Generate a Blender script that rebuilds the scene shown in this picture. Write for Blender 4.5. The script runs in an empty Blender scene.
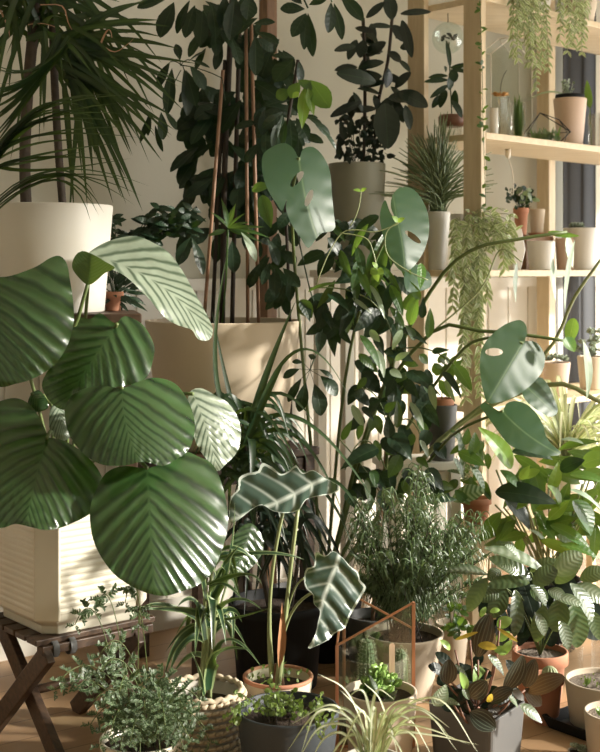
import bpy, math, random
import numpy as np
from mathutils import Vector, Matrix
from mathutils.geometry import delaunay_2d_cdt
F, CX, HY, H = 1250.0, 300.0, 270.0, 1.2      # focal length in pixels, principal column, horizon row, eye height
PI = math.pi
R = random.Random(7)
COL = bpy.context.scene.collection
def P(px, py, d): return Vector(((px-CX)/F*d, d, H-(py-HY)/F*d))
def G(px, d, z=0.0): return Vector(((px-CX)/F*d, d, z))
def lerp(a, b, t): return a+(b-a)*t
UP = Vector((0, 0, 1)); CAMD = Vector((0, -1, 0))

# ------------------------------------------------------------------ materials
class N:
    def __init__(s, name):
        s.m = bpy.data.materials.new(name); s.m.use_nodes = True
        s.t = s.m.node_tree; s.t.nodes.clear()
        s.out = s.t.nodes.new('ShaderNodeOutputMaterial')
    def n(s, typ, **kw):
        nd = s.t.nodes.new('ShaderNode'+typ)
        for k, v in kw.items(): setattr(nd, k, v)
        return nd
    def l(s, a, b): s.t.links.new(a, b)
    def setin(s, sock, v):
        if hasattr(v, 'is_linked') or hasattr(v, 'links'): s.l(v, sock)
        else:
            if isinstance(v, (tuple, list)) and len(v) == 3 and sock.type == 'RGBA': v = (*v, 1)
            sock.default_value = v
    def math(s, op, a, b=0.0, c=0.0, clamp=False):
        nd = s.n('Math', operation=op, use_clamp=clamp)
        s.setin(nd.inputs[0], a); s.setin(nd.inputs[1], b); s.setin(nd.inputs[2], c)
        return nd.outputs[0]
    def mix(s, f, a, b):
        nd = s.n('Mix', data_type='RGBA'); s.setin(nd.inputs['Factor'], f)
        s.setin(nd.inputs[6], a); s.setin(nd.inputs[7], b)
        return nd.outputs[2]
    def noise(s, vec, scale, detail=2.0, rough=.5):
        nd = s.n('TexNoise'); nd.inputs['Scale'].default_value = scale
        nd.inputs['Detail'].default_value = detail; nd.inputs['Roughness'].default_value = rough
        if vec is not None: s.l(vec, nd.inputs['Vector'])
        return nd.outputs['Fac']
    def obj(s, rot=0.0, scale=(1, 1, 1)):
        tc = s.n('TexCoord'); mp = s.n('Mapping'); s.l(tc.outputs['Object'], mp.inputs[0])
        mp.inputs['Rotation'].default_value = (0, 0, rot) if not isinstance(rot, tuple) else rot
        mp.inputs['Scale'].default_value = scale
        return mp.outputs[0]
    def bsdf(s, col, rough=.6, bump=None, bs=.3, bd=.002, **kw):
        p = s.n('BsdfPrincipled'); s.setin(p.inputs['Base Color'], col); s.setin(p.inputs['Roughness'], rough)
        for k, v in kw.items(): s.setin(p.inputs[k.replace('_', ' ')], v)
        if bump is not None:
            b = s.n('Bump'); b.inputs['Strength'].default_value = bs; b.inputs['Distance'].default_value = bd
            s.l(bump, b.inputs['Height']); s.l(b.outputs[0], p.inputs['Normal'])
        return p
    def done(s, shader): s.l(shader, s.out.inputs['Surface']); return s.m

def mottled(name, a, b, scale=12, rough=.7, bs=.25, bd=.002, fine=120, **kw):
    k = N(name); v = k.obj()
    f = k.noise(v, scale, 4); c = k.mix(f, a, b)
    h = k.noise(v, fine, 3)
    return k.done(k.bsdf(c, rough, h, bs, bd, **kw).outputs[0])

def wood(name, a, b, rot=0.0, scale=(1, 1, 1), grain=18, rough=.5):
    k = N(name); v = k.obj(rot, scale)
    w = k.n('TexNoise'); w.inputs['Scale'].default_value = grain; w.inputs['Detail'].default_value = 5
    w.inputs['Distortion'].default_value = .6; k.l(v, w.inputs['Vector'])
    f = k.math('MULTIPLY_ADD', w.outputs['Fac'], 2.2, -.6, clamp=True)
    return k.done(k.bsdf(k.mix(f, a, b), rough, w.outputs['Fac'], .25, .002).outputs[0])

def glass(name, tint=(.9, .95, .92), rough=.02):
    k = N(name)
    g = k.n('BsdfGlass'); g.inputs['Color'].default_value = (*tint, 1); g.inputs['Roughness'].default_value = rough; g.inputs['IOR'].default_value = 1.3
    t = k.n('BsdfTransparent'); t.inputs['Color'].default_value = (*tint, 1)
    m = k.n('MixShader'); m.inputs[0].default_value = .8
    k.l(g.outputs[0], m.inputs[1]); k.l(t.outputs[0], m.inputs[2])
    return k.done(m.outputs[0])

def pane(name, tint=(.9, .95, .93), gloss=.12):
    k = N(name)
    g = k.n('BsdfGlossy'); g.inputs['Roughness'].default_value = .05
    t = k.n('BsdfTransparent'); t.inputs['Color'].default_value = (*tint, 1)
    m = k.n('MixShader'); m.inputs[0].default_value = gloss
    k.l(t.outputs[0], m.inputs[1]); k.l(g.outputs[0], m.inputs[2])
    return k.done(m.outputs[0])

def leafmat(name, a, b, pattern='plain', rough=.4, trans=.25, tcol=None, nveins=9, bump=.35, under=None, coat=0.0, spec=.5, slant=.45, quad=.6, edge_at=.8, fan=0.0):
    """a: ground colour, b: marking colour; UV = (0.5 + sideways/length, along/length)."""
    k = N(name)
    uv = k.n('UVMap'); sp = k.n('SeparateXYZ'); k.l(uv.outputs[0], sp.inputs[0])
    x = k.math('ABSOLUTE', k.math('SUBTRACT', sp.outputs[0], .5)); y = sp.outputs[1]
    at = k.n('Attribute', attribute_name='var'); var = at.outputs['Fac']
    at2 = k.n('Attribute', attribute_name='across'); ac = at2.outputs['Fac']      # 0 midrib .. 1 margin
    v0 = k.math('SUBTRACT', y, k.math('ADD', k.math('MULTIPLY', x, slant), k.math('MULTIPLY', k.math('MULTIPLY', x, x), quad)))
    if fan: v0 = k.math('DIVIDE', v0, k.math('MULTIPLY_ADD', x, fan, 1.0))
    wob = k.math('MULTIPLY_ADD', k.noise(k.n('TexCoord').outputs['Object'], 14, 2), .07, -.035) if pattern == 'bands' else 0.0
    ph = k.math('COSINE', k.math('MULTIPLY', k.math('ADD', v0, wob), 2*PI*nveins))
    ridge = k.math('MULTIPLY_ADD', ph, .5, .5)
    nz = k.noise(k.n('TexCoord').outputs['Object'], 25, 3)
    mid = k.math('SUBTRACT', 1.0, k.math('MULTIPLY', x, 60.0), clamp=True)
    if pattern == 'plain':
        f = k.math('MULTIPLY', mid, .55); h = k.math('ADD', ridge, k.math('MULTIPLY', mid, -1.5))
    elif pattern == 'bands':
        f0 = k.math('MULTIPLY_ADD', k.math('SUBTRACT', ridge, .26), 1.8, .5, clamp=True)
        f = k.math('MULTIPLY', k.math('MAXIMUM', k.math('MULTIPLY', f0, k.math('MULTIPLY_ADD', nz, .8, .5, clamp=True)), k.math('MULTIPLY', mid, .7)), 1.0); h = ridge
    elif pattern == 'fishbone':   # dark feathers on pale leaf
        f = k.math('MULTIPLY_ADD', k.math('SUBTRACT', ridge, .5), 3.0, .5, clamp=True); h = ridge
    elif pattern == 'veins':      # thin bright veins
        th = k.math('POWER', ridge, 14.0)
        th = k.math('MULTIPLY', th, k.math('SUBTRACT', 1.15, ac))
        edge = k.math('MULTIPLY', k.math('GREATER_THAN', ac, .93), .8)
        f = k.math('MAXIMUM', k.math('MAXIMUM', th, edge), k.math('SUBTRACT', 1.0, k.math('MULTIPLY', x, 26.0), clamp=True)); h = k.math('SUBTRACT', 0.0, ridge)
    elif pattern == 'stripes':    # lengthwise stripes
        f = k.math('MULTIPLY_ADD', k.math('COSINE', k.math('MULTIPLY', ac, 2*PI*nveins)), .9, .05, clamp=True); h = f
    elif pattern == 'thinstripes':
        f = k.math('POWER', k.math('MULTIPLY_ADD', k.math('COSINE', k.math('MULTIPLY', ac, 2*PI*nveins)), .5, .5), 9.0); h = f
    elif pattern == 'centre':     # pale centre, coloured edge
        f = k.math('LESS_THAN', ac, .5); h = f
    elif pattern == 'edge':       # pale margin
        f = k.math('GREATER_THAN', k.math('ADD', ac, k.math('MULTIPLY', nz, .3)), edge_at); h = ridge
    elif pattern == 'silver':     # silver feather in the middle
        f = k.math('MULTIPLY', k.math('SUBTRACT', 1.0, k.math('MULTIPLY', k.math('SUBTRACT', ac, .35), 2.5), clamp=True), k.math('MULTIPLY_ADD', ridge, .7, .3)); h = ridge
    c = k.mix(f, a, b)
    br = k.math('MULTIPLY_ADD', var, .8, .6)
    hs = k.n('HueSaturation'); k.l(c, hs.inputs['Color']); k.l(br, hs.inputs['Value'])
    k.l(k.math('MULTIPLY_ADD', nz, .05, .475), hs.inputs['Hue'])
    col = hs.outputs[0]
    if under is not None:
        ge = k.n('NewGeometry'); col = k.mix(ge.outputs['Backfacing'], col, under)
    p = k.bsdf(col, rough, h, bump, .0015, Coat_Weight=coat, Specular_IOR_Level=spec)
    if trans <= 0: return k.done(p.outputs[0])
    t = k.n('BsdfTranslucent')
    tc = k.mix(.75, col, tcol if tcol else (.30, .46, .06)); k.l(tc, t.inputs['Color'])
    m = k.n('MixShader'); m.inputs[0].default_value = trans
    k.l(p.outputs[0], m.inputs[1]); k.l(t.outputs[0], m.inputs[2])
    return k.done(m.outputs[0])

# ------------------------------------------------------------------ mesh building
class MB:
    def __init__(s): s.v = []; s.f = []; s.uv = []; s.var = []; s.ac = []; s.n = 0
    def add(s, V, faces, UV=None, var=.5, AC=None):
        V = np.asarray(V, float).reshape(-1, 3); m = len(V)
        s.v.append(V); s.f += [tuple(int(i)+s.n for i in f) for f in faces]
        s.uv.append(np.zeros((m, 2)) if UV is None else np.asarray(UV, float).reshape(-1, 2))
        s.ac.append(np.zeros(m) if AC is None else np.asarray(AC, float).reshape(-1))
        s.var.append(np.full(m, var)); s.n += m
    def grid(s, V, UV=None, var=.5, AC=None, closed=False):
        nu, nv = V.shape[:2]; fs = []
        for i in range(nu-1):
            for j in range(nv-1 if not closed else nv):
                j2 = (j+1) % nv
                fs.append((i*nv+j, i*nv+j2, (i+1)*nv+j2, (i+1)*nv+j))
        s.add(V.reshape(-1, 3), fs, UV, var, AC)
    def box(s, c, sx, sy, sz, rz=0.0, tilt=None):
        M = Matrix.Rotation(rz, 3, 'Z')
        if tilt is not None: M = M @ tilt
        V = [Vector(c)+M @ Vector((a*sx/2, b*sy/2, e*sz/2)) for a in (-1, 1) for b in (-1, 1) for e in (-1, 1)]
        s.add([tuple(v) for v in V], [(0, 1, 3, 2), (4, 6, 7, 5), (0, 4, 5, 1), (2, 3, 7, 6), (0, 2, 6, 4), (1, 5, 7, 3)])
    def beam(s, a, b, w, t, side=None):
        """rectangular bar from a to b, w wide along side, t thick"""
        a, b = Vector(a), Vector(b); d = (b-a).normalized()
        S = Vector(side) if side is not None else (d.cross(UP) if abs(d.z) < .95 else Vector((1, 0, 0)))
        S = (S-d*S.dot(d)).normalized(); T = d.cross(S)
        V = [p+S*(i*w/2)+T*(j*t/2) for p in (a, b) for i in (-1, 1) for j in (-1, 1)]
        s.add([tuple(v) for v in V], [(0, 1, 3, 2), (4, 6, 7, 5), (0, 4, 5, 1), (2, 3, 7, 6), (0, 2, 6, 4), (1, 5, 7, 3)])
    def tube(s, pts, r, k=6, var=.5):
        pts = [Vector(p) for p in pts]; n = len(pts)
        rr = r if isinstance(r, (list, tuple)) else [r]*n
        V = np.zeros((n, k, 3)); ref = None
        for i, p in enumerate(pts):
            d = (pts[min(i+1, n-1)]-pts[max(i-1, 0)])
            d = d.normalized() if d.length > 1e-9 else UP
            if ref is None: ref = d.orthogonal().normalized()
            ref = (ref-d*ref.dot(d)); ref = ref.normalized() if ref.length > 1e-6 else d.orthogonal().normalized()
            o = d.cross(ref)
            for j in range(k):
                a = 2*PI*j/k; q = p+(ref*math.cos(a)+o*math.sin(a))*rr[i]; V[i, j] = q
        s.grid(V, closed=True, var=var, UV=np.stack([np.full((n, k), .5), np.linspace(0, 1, n)[:, None].repeat(k, 1)], -1))
        b = s.n-n*k
        s.f.append(tuple(range(b+k-1, b-1, -1))); s.f.append(tuple(range(s.n-k, s.n)))
    def lathe(s, c, prof, k=40, rx=1.0, var=.5, cap=True):
        """prof: (radius, z) list"""
        V = np.zeros((len(prof), k, 3))
        for i, (r, z) in enumerate(prof):
            for j in range(k):
                a = 2*PI*j/k; V[i, j] = (c[0]+r*math.cos(a), c[1]+r*math.sin(a)*rx, c[2]+z)
        s.grid(V, closed=True, var=var)
        b = s.n-len(prof)*k
        if not cap: return
        if prof[0][0] > 1e-4: s.f.append(tuple(range(b+k-1, b-1, -1)))
        if prof[-1][0] > 1e-4: s.f.append(tuple(range(s.n-k, s.n)))
    def prism(s, c, prof, poly, rz=0.0):
        """like lathe but the ring is a polygon given as unit points"""
        k = len(poly); V = np.zeros((len(prof), k, 3)); cr, sr = math.cos(rz), math.sin(rz)
        for i, (r, z) in enumerate(prof):
            for j, (x, y) in enumerate(poly):
                V[i, j] = (c[0]+r*(x*cr-y*sr), c[1]+r*(x*sr+y*cr), c[2]+z)
        s.grid(V, closed=True); b = s.n-len(prof)*k
        s.f.append(tuple(range(b+k-1, b-1, -1))); s.f.append(tuple(range(s.n-k, s.n)))
    # ---- leaves
    def leaf(s, a, b, w, kind='ovate', nrm=None, bend=.08, fold=.12, roll=0.0, nu=9, nv=5, var=None, curl=0.0):
        a, b = Vector(a), Vector(b); ch = b-a; L = ch.length
        if L < 1e-5: return
        d = ch/L; nn = Vector(nrm) if nrm is not None else Vector((R.uniform(-.3, .5), -1, R.uniform(.1, .9)))
        nn = nn-d*nn.dot(d)
        if nn.length < 1e-3: nn = d.orthogonal()
        nn.normalize()
        if roll: nn = Matrix.Rotation(roll, 3, d) @ nn
        S = d.cross(nn)
        t = (1-np.cos(np.linspace(0, 1, nu)*PI))/2; f = PROF[kind](t); sv = np.linspace(-1, 1, nv)
        a_, d_, n_, S_ = map(np.array, (a, d, nn, S))
        mid = a_+np.outer(t*L, d_)+np.outer(bend*L*4*t*(1-t), n_)-np.outer(curl*L*t**2, n_)
        hw = f*w/2
        V = mid[:, None, :]+S_[None, None, :]*(hw[:, None]*sv[None, :])[..., None]+n_[None, None, :]*(fold*np.abs(sv)[None, :]**1.3*hw[:, None])[..., None]
        UV = np.stack([.5+(hw[:, None]*sv[None, :])/L, np.repeat(t[:, None], nv, 1)], -1)
        s.grid(V, UV, R.random() if var is None else var, np.repeat(np.abs(sv)[None, :], nu, 0))
    def ribbon(s, pts, w, nrm=None, kind='strap', nv=3, fold=.2, var=None, n=12):
        """a strap leaf along a quadratic or polyline of control points"""
        pts = [Vector(p) for p in pts]
        C = spline(pts, n); m = len(C); t = np.linspace(0, 1, m); f = PROF[kind](t); sv = np.linspace(-1, 1, nv)
        V = np.zeros((m, nv, 3)); nn = Vector(nrm) if nrm is not None else Vector((R.uniform(-.5, .5), -.8, .8))
        L = sum((C[i+1]-C[i]).length for i in range(m-1))
        for i in range(m):
            d = (C[min(i+1, m-1)]-C[max(i-1, 0)]); d = d.normalized() if d.length > 1e-9 else UP
            q = nn-d*nn.dot(d); q = q.normalized() if q.length > 1e-4 else d.orthogonal().normalized()
            S = d.cross(q)
            for j, x in enumerate(sv):
                V[i, j] = C[i]+S*(x*f[i]*w/2)+q*(fold*abs(x)*f[i]*w/2)
        UV = np.stack([.5+(f[:, None]*sv[None, :])*w/2/max(L, 1e-4), np.repeat(t[:, None], nv, 1)], -1)
        s.grid(V, UV, R.random() if var is None else var, np.repeat(np.abs(sv)[None, :], m, 0))
    def build(s, name, mat, parent=None, smooth=True, loc=None, thick=None, bevel=None):
        me = bpy.data.meshes.new(name); V = np.concatenate(s.v) if s.v else np.zeros((0, 3))
        off = np.zeros(3)
        if parent is not None: off = np.array(ORG[parent.name])
        elif loc is not None: off = np.array(loc)
        V = V-off
        me.from_pydata(V.tolist(), [], s.f); me.update()
        uv = np.concatenate(s.uv); li = np.zeros(len(me.loops), int); me.loops.foreach_get('vertex_index', li)
        ul = me.uv_layers.new(name='UVMap'); ul.data.foreach_set('uv', uv[li].ravel().astype(np.float32))
        for nm, arr in (('var', s.var), ('across', s.ac)):
            at = me.attributes.new(nm, 'FLOAT', 'POINT'); at.data.foreach_set('value', np.concatenate(arr).astype(np.float32))
        if smooth: me.polygons.foreach_set('use_smooth', [True]*len(me.polygons))
        me.materials.append(mat)
        o = bpy.data.objects.new(name, me); COL.objects.link(o)
        if parent is not None: o.parent = parent; ORG[o.name] = tuple(off)
        elif loc is not None: o.location = loc; ORG[o.name] = tuple(off)
        else: ORG[o.name] = (0, 0, 0)
        if thick:
            md = o.modifiers.new('thickness', 'SOLIDIFY'); md.thickness = thick; md.offset = 0
        if bevel:
            md = o.modifiers.new('bevel', 'BEVEL'); md.width = bevel; md.segments = 2; md.limit_method = 'ANGLE'
            md.angle_limit = .6
        return o
ORG = {}
def _p(fn): return lambda t: np.clip(fn(np.clip(t, 0, 1)), 0.0, 1.2)
PROF = {
    'ovate': _p(lambda t: np.sin(PI*t**.72)**.8),
    'lance': _p(lambda t: np.sin(PI*t**.8)**1.05),
    'obov': _p(lambda t: np.sin(PI*t**1.35)**.7),
    'ellip': _p(lambda t: np.sin(PI*t)**.6),
    'drop': _p(lambda t: np.sin(PI*t**.6)**.9*(1-.25*t)),
    'strap': _p(lambda t: np.minimum(1, .45+t*3)*(1-t**3.5)+.02),
    'needle': _p(lambda t: 1-t*.8),
    'blade': _p(lambda t: np.sin(PI*(t*.93+.07)**.55)**.8),
}
def spline(pts, n=12):
    if len(pts) == 2: return [lerp(pts[0], pts[1], i/n) for i in range(n+1)]
    if len(pts) == 3:
        a, b, c = pts; k = b*2-(a+c)*.5
        return [a*(1-t)**2+k*2*t*(1-t)+c*t*t for t in [i/n for i in range(n+1)]]
    q = [pts[0]*2-pts[1]]+pts+[pts[-1]*2-pts[-2]]; out = []; m = max(3, n//(len(pts)-1)+1)
    for i in range(1, len(q)-2):
        for j in range(m):
            t = j/m; p0, p1, p2, p3 = q[i-1:i+3]
            out.append(.5*((2*p1)+(p2-p0)*t+(2*p0-5*p1+4*p2-p3)*t*t+(3*p1-p0-3*p2+p3)*t**3))
    out.append(pts[-1]); return out

def inside(p, poly):
    x, y = p; c = False; n = len(poly)
    for i in range(n):
        x1, y1 = poly[i]; x2, y2 = poly[i-1]
        if (y1 > y) != (y2 > y) and x < (x2-x1)*(y-y1)/(y2-y1)+x1: c = not c
    return c
def ell(cx, cy, rx, ry, rot=0, n=12):
    r = math.radians(rot)
    return [(cx+rx*math.cos(a)*math.cos(r)-ry*math.sin(a)*math.sin(r), cy+rx*math.cos(a)*math.sin(r)+ry*math.sin(a)*math.cos(r)) for a in [2*PI*i/n for i in range(n)]]
def broad(mb, outline, base, tip, d0, sx, sz, bow=.12, ribs=0.0, n=9, ctrl=0.0, holes=(), sp=3.2, wave=0.0, var=.5, sag=0.0, slant=.45, quad=.6, xs=1.0, fan=0.0, dome=0.0):
    """one broad leaf: its outline, its midrib, its distance and how it leans (sx right edge away, sz top edge away)"""
    q = [Vector((*p, 0)) for p in outline]; m = len(q); C = []
    for i in range(m):
        p0, p1, p2, p3 = q[i-1], q[i], q[(i+1) % m], q[(i+2) % m]
        k = max(1, int((p2-p1).length/sp))
        for j in range(k):
            t = j/k; v = .5*((2*p1)+(p2-p0)*t+(2*p0-5*p1+4*p2-p3)*t*t+(3*p1-p0-3*p2+p3)*t**3); C.append((v.x, v.y))
    pts = [Vector(c) for c in C]; ed = [(i, (i+1) % len(C)) for i in range(len(C))]
    for h in holes:
        b = len(pts); pts += [Vector(c) for c in h]; ed += [(b+i, b+(i+1) % len(h)) for i in range(len(h))]
    near = [np.array(p) for p in pts]; NE = np.array(near)
    x0, x1 = min(c[0] for c in C), max(c[0] for c in C); y0, y1 = min(c[1] for c in C), max(c[1] for c in C)
    yy = y0; row = 0
    while yy < y1:
        xx = x0+(sp/2 if row % 2 else 0)
        while xx < x1:
            if inside((xx, yy), C) and not any(inside((xx, yy), h) for h in holes) and np.min(np.sum((NE-(xx, yy))**2, 1)) > (sp*.55)**2: pts.append(Vector((xx, yy)))
            xx += sp
        yy += sp*.87; row += 1
    res = delaunay_2d_cdt(pts, ed, [], 0, 1e-4); vs = res[0]; fs = []
    for f in res[2]:
        c = (sum(vs[i][0] for i in f)/len(f), sum(vs[i][1] for i in f)/len(f))
        if inside(c, C) and not any(inside(c, h) for h in holes): fs.append(tuple(f))
    A = np.array([[v[0], v[1]] for v in vs]); b = np.array(base, float); ax = np.array(tip, float)-b; L = np.linalg.norm(ax); ax /= L
    pr = np.array([-ax[1], ax[0]]); y = (A-b)@ax/L; x = (A-b)@pr/L; yc = np.clip(y, 0, 1); x = x-ctrl*4*yc*(1-yc); xa = np.abs(x)*xs; x = x*xs
    Lm = L*d0/F/xs; X = (A[:, 0]-b[0])*d0/F; Z = -(A[:, 1]-b[1])*d0/F
    v0 = (y-slant*xa-quad*xa**2)/(1+fan*xa)
    d = d0+sx*X+sz*Z+bow*(xa*Lm)+dome*Lm*xa**2+ribs*np.cos(2*PI*n*v0)*np.clip(xa*12, .2, 1)+sag*Lm*xs*(y-.5)**2
    NEo = np.array(C); dist = np.array([np.sqrt(np.min(np.sum((NEo-a)**2, 1))) for a in A])
    if wave: d = d+wave*np.sin(y*26+x*9)*np.clip(1-dist/9, 0, 1)
    ac = 1-dist/(dist+np.abs(x)/xs*L+1e-3); d = np.maximum(d, .5)
    V = [tuple(P(a[0], a[1], dd)) for a, dd in zip(A, d)]
    if fs:                                                      # upper face towards the room
        i, j, k = fs[0][:3]; nz = (Vector(V[j])-Vector(V[i])).cross(Vector(V[k])-Vector(V[i]))
        if nz.y > 0: fs = [f[::-1] for f in fs]
    mb.add(V, fs, np.stack([.5+x, y], -1), var, ac)

def pl(mb, L, d, kind='ovate', jit=.05, nrm=None, bend=.08, fold=.12, tilt=.35, nu=9, nv=5, wk=1.0, var=None):
    """leaves from (base x, base y, tip x, tip y, width) rows, all at about distance d, each with its own lean"""
    for r in L:
        dd = d+R.uniform(-jit, jit); ln = math.hypot(r[2]-r[0], r[3]-r[1])*dd/F
        dt = r[5] if len(r) > 5 else R.uniform(-1, .3)*tilt
        mb.leaf(P(r[0], r[1], dd), P(r[2], r[3], dd+dt*ln), r[4]*wk*dd/F, kind, nrm=nrm, bend=bend, fold=fold, nu=nu, nv=nv, roll=R.uniform(-.35, .35), var=var)

# ------------------------------------------------------------------ things
def tag(o, label=None, cat=None, group=None, kind=None):
    if label: o['label'] = label
    if cat: o['category'] = cat
    if group: o['group'] = group
    if kind: o['kind'] = kind
    return o
def thing(name, label, cat, loc, group=None):
    o = bpy.data.objects.new(name, None); COL.objects.link(o); o.location = loc; ORG[o.name] = tuple(loc)
    o.empty_display_size = .05
    return tag(o, label, cat, group)
def struct(name, mb, mat, **kw): return tag(mb.build(name, mat, **kw), kind='structure')
def potprof(r0, r1, h, t=.006, rim=0.0, rimh=.02):
    """flared round pot, open at the top: base radius r0, mouth radius r1"""
    p = [(0.0, .0), (r0*.96, 0), (r0, .004)]
    if rim: p += [(lerp(r0, r1-rim, (h-rimh)/h), h-rimh), (r1, h-rimh+.001), (r1, h-.003)]
    else: p += [(lerp(r0, r1, .5), h*.5), (r1, h-.004)]
    p += [(r1-.001, h), (r1-t, h), (r1-t-.001, h-.003), (lerp(r0, r1, .55)-t, h*.55), (0.0, h*.55)]
    return p
def pot(parent, c, r0, r1, h, mat, t=.006, rim=0.0, rimh=.02, soil=.03, k=48, soilmat=None):
    m = MB(); m.lathe(c, potprof(r0, r1, h, t, rim, rimh), k); o = m.build('pot', mat, parent)
    s = MB(); rs = lerp(r0, r1, (h-soil)/h)-t*.8; n = 14; kk = 28
    V = np.zeros((n, kk, 3)); rr = random.Random(int(c[0]*1000)+5)
    for i in range(n):
        for j in range(kk):
            a = 2*PI*j/kk; q = rs*i/(n-1); V[i, j] = (c[0]+q*math.cos(a), c[1]+q*math.sin(a), c[2]+h-soil+rr.uniform(-.003, .003)*(i < n-1))
    s.grid(V, closed=True); s.build('soil', soilmat or M['soil'], parent)
    return o
# ------------------------------------------------------------------ palette
M = {}
M['wall'] = mottled('wall_plaster', (.53, .510, .420), (.60, .58, .49), 2.2, .85, .2, .002, 60)
M['white_wood'] = mottled('white_painted_wood', (.74, .70, .62), (.80, .77, .70), 4, .5, .1, .001, 40)
M['soil'] = mottled('potting_soil', (.018, .012, .009), (.07, .045, .03), 90, .95, .8, .006, 160)
M['grit'] = mottled('gritty_soil', (.06, .045, .035), (.28, .23, .18), 160, .95, .8, .006, 160)
M['white_pot'] = mottled('white_glazed_pot', (.62, .59, .52), (.68, .65, .59), 6, .45, .05, .001, 80)
M['cream_pot'] = mottled('cream_glazed_pot', (.54, .50, .40), (.64, .60, .50), 9, .38, .1, .001, 60)
M['beige_pot'] = mottled('beige_clay_pot', (.52, .43, .32), (.60, .51, .39), 7, .8, .15, .001, 120)
M['sand_pot'] = mottled('sandy_clay_pot', (.45, .37, .28), (.53, .45, .35), 10, .85, .25, .001, 160)
M['grey_pot'] = mottled('grey_green_pot', (.25, .25, .19), (.30, .29, .23), 5, .6, .1, .001, 90)
M['concrete'] = mottled('pale_concrete', (.40, .37, .32), (.55, .51, .45), 14, .85, .4, .002, 150)
M['pinkpot'] = mottled('blush_clay_pot', (.62, .46, .36), (.70, .55, .45), 7, .8, .15, .001, 120)
M['terracotta'] = mottled('terracotta_clay', (.40, .17, .095), (.48, .23, .14), 14, .8, .25, .001, 120)
M['terracotta_pale'] = mottled('bleached_terracotta', (.50, .36, .24), (.58, .44, .31), 12, .8, .25, .001, 120)
M['black_pot'] = mottled('black_plastic_pot', (.006, .007, .008), (.010, .011, .012), 10, .6, .1, .001, 60, Specular_IOR_Level=.25)
M['navy_pot'] = mottled('blue_grey_pot', (.030, .038, .045), (.045, .052, .058), 10, .6, .1, .001, 90)
M['slate_pot'] = mottled('slate_grey_pot', (.085, .085, .085), (.11, .108, .104), 8, .55, .1, .001, 90)
M['dark_wood'] = wood('dark_walnut_wood', (.030, .016, .009), (.095, .052, .028), .65, (1, 6, 6), 14, .5)
M['brown_wood'] = wood('brown_pole_wood', (.13, .065, .028), (.24, .13, .06), 0, (8, 8, 1), 8, .55)
M['pale_wood'] = wood('pale_pine_wood', (.55, .43, .27), (.67, .55, .37), 0, (7, 7, 1), 7, .5)
M['shelf_wood'] = wood('pale_pine_shelf_wood', (.62, .49, .31), (.74, .61, .42), .7, (1, 8, 8), 7, .5)
M['ply'] = wood('light_birch_wood', (.62, .47, .28), (.72, .57, .37), .7, (1, 6, 6), 9, .55)
M['cane'] = wood('bamboo_cane', (.22, .12, .07), (.36, .21, .13), 0, (30, 30, 3), 5, .5)
M['copper'] = N('copper_metal').done(None) if False else None
k = N('copper_metal'); M['copper'] = k.done(k.bsdf((.72, .36, .22), .32, Metallic=.9).outputs[0])
k = N('blackened_metal'); M['blackmetal'] = k.done(k.bsdf((.02, .02, .02), .4, Metallic=.6).outputs[0])
k = N('dark_cloth'); v = k.obj(scale=(60, 60, 60)); M['cloth'] = k.done(k.bsdf(k.mix(k.noise(v, 3), (.045, .048, .053), (.07, .073, .08)), .95).outputs[0])
k = N('white_cord'); M['cord'] = k.done(k.bsdf((.75, .70, .60), .6).outputs[0])
k = N('brown_lacquer'); M['brownbowl'] = k.done(k.bsdf((.20, .09, .055), .4).outputs[0])
M['rattan'] = mottled('woven_rattan', (.42, .33, .22), (.62, .53, .40), 40, .85, .3, .002, 150)
M['glass'] = glass('clear_glass', (.985, .99, .985)); M['pane'] = pane('thin_glass_pane'); M['frost'] = pane('pale_glass_sheet', (.80, .83, .79), .08)
M['stem'] = mottled('green_stem', (.07, .11, .025), (.12, .16, .05), 30, .5, .1, .001, 90)
M['palestem'] = mottled('pale_green_stem', (.22, .27, .11), (.30, .33, .17), 30, .45, .1, .001, 90)
M['bark'] = mottled('grey_bark', (.045, .035, .028), (.11, .085, .065), 60, .9, .6, .004, 90)
M['darkstem'] = mottled('dark_brown_stem', (.022, .016, .012), (.05, .038, .026), 40, .8, .4, .002, 90)
M['redstem'] = mottled('reddish_stem', (.16, .065, .045), (.24, .13, .08), 30, .5, .1, .001, 90)
M['sheath'] = mottled('dry_brown_sheath', (.33, .14, .06), (.42, .22, .11), 30, .7, .3, .001, 90)
M['tag'] = wood('plant_marker_wood', (.66, .45, .30), (.74, .55, .40), 0, (20, 20, 4), 6, .6)
# leaves
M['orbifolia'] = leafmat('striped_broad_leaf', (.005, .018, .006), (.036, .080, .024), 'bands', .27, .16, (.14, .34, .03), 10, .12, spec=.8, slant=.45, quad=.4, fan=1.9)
M['orbisheen'] = leafmat('striped_broad_leaf_painted_sheen', (.045, .075, .045), (.27, .32, .24), 'bands', .32, .16, (.2, .3, .06), 10, .12, spec=.7, slant=.45, quad=.4, fan=1.9)  # lit copy of the striped leaf: window sheen painted into its colours
M['newleaf'] = leafmat('young_broad_leaf', (.035, .075, .02), (.06, .11, .04), 'plain', .45, .2)
M['monstera'] = leafmat('split_leaf', (.020, .055, .026), (.12, .18, .08), 'plain', .42, .2, None, 5, .08, spec=.45)
M['alocasia'] = leafmat('veined_arrow_leaf', (.040, .068, .055), (.50, .55, .49), 'veins', .26, .12, None, 4.5, .9, spec=.6)
M['dark'] = leafmat('dark_glossy_leaf', (.008, .023, .010), (.040, .070, .030), 'plain', .40, .10, (.12, .25, .03), 6, .25, spec=.38)
M['darker'] = leafmat('blackish_green_leaf', (.006, .014, .008), (.02, .035, .018), 'plain', .40, .05, (.08, .16, .03), 5, .25, spec=.3)
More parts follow.
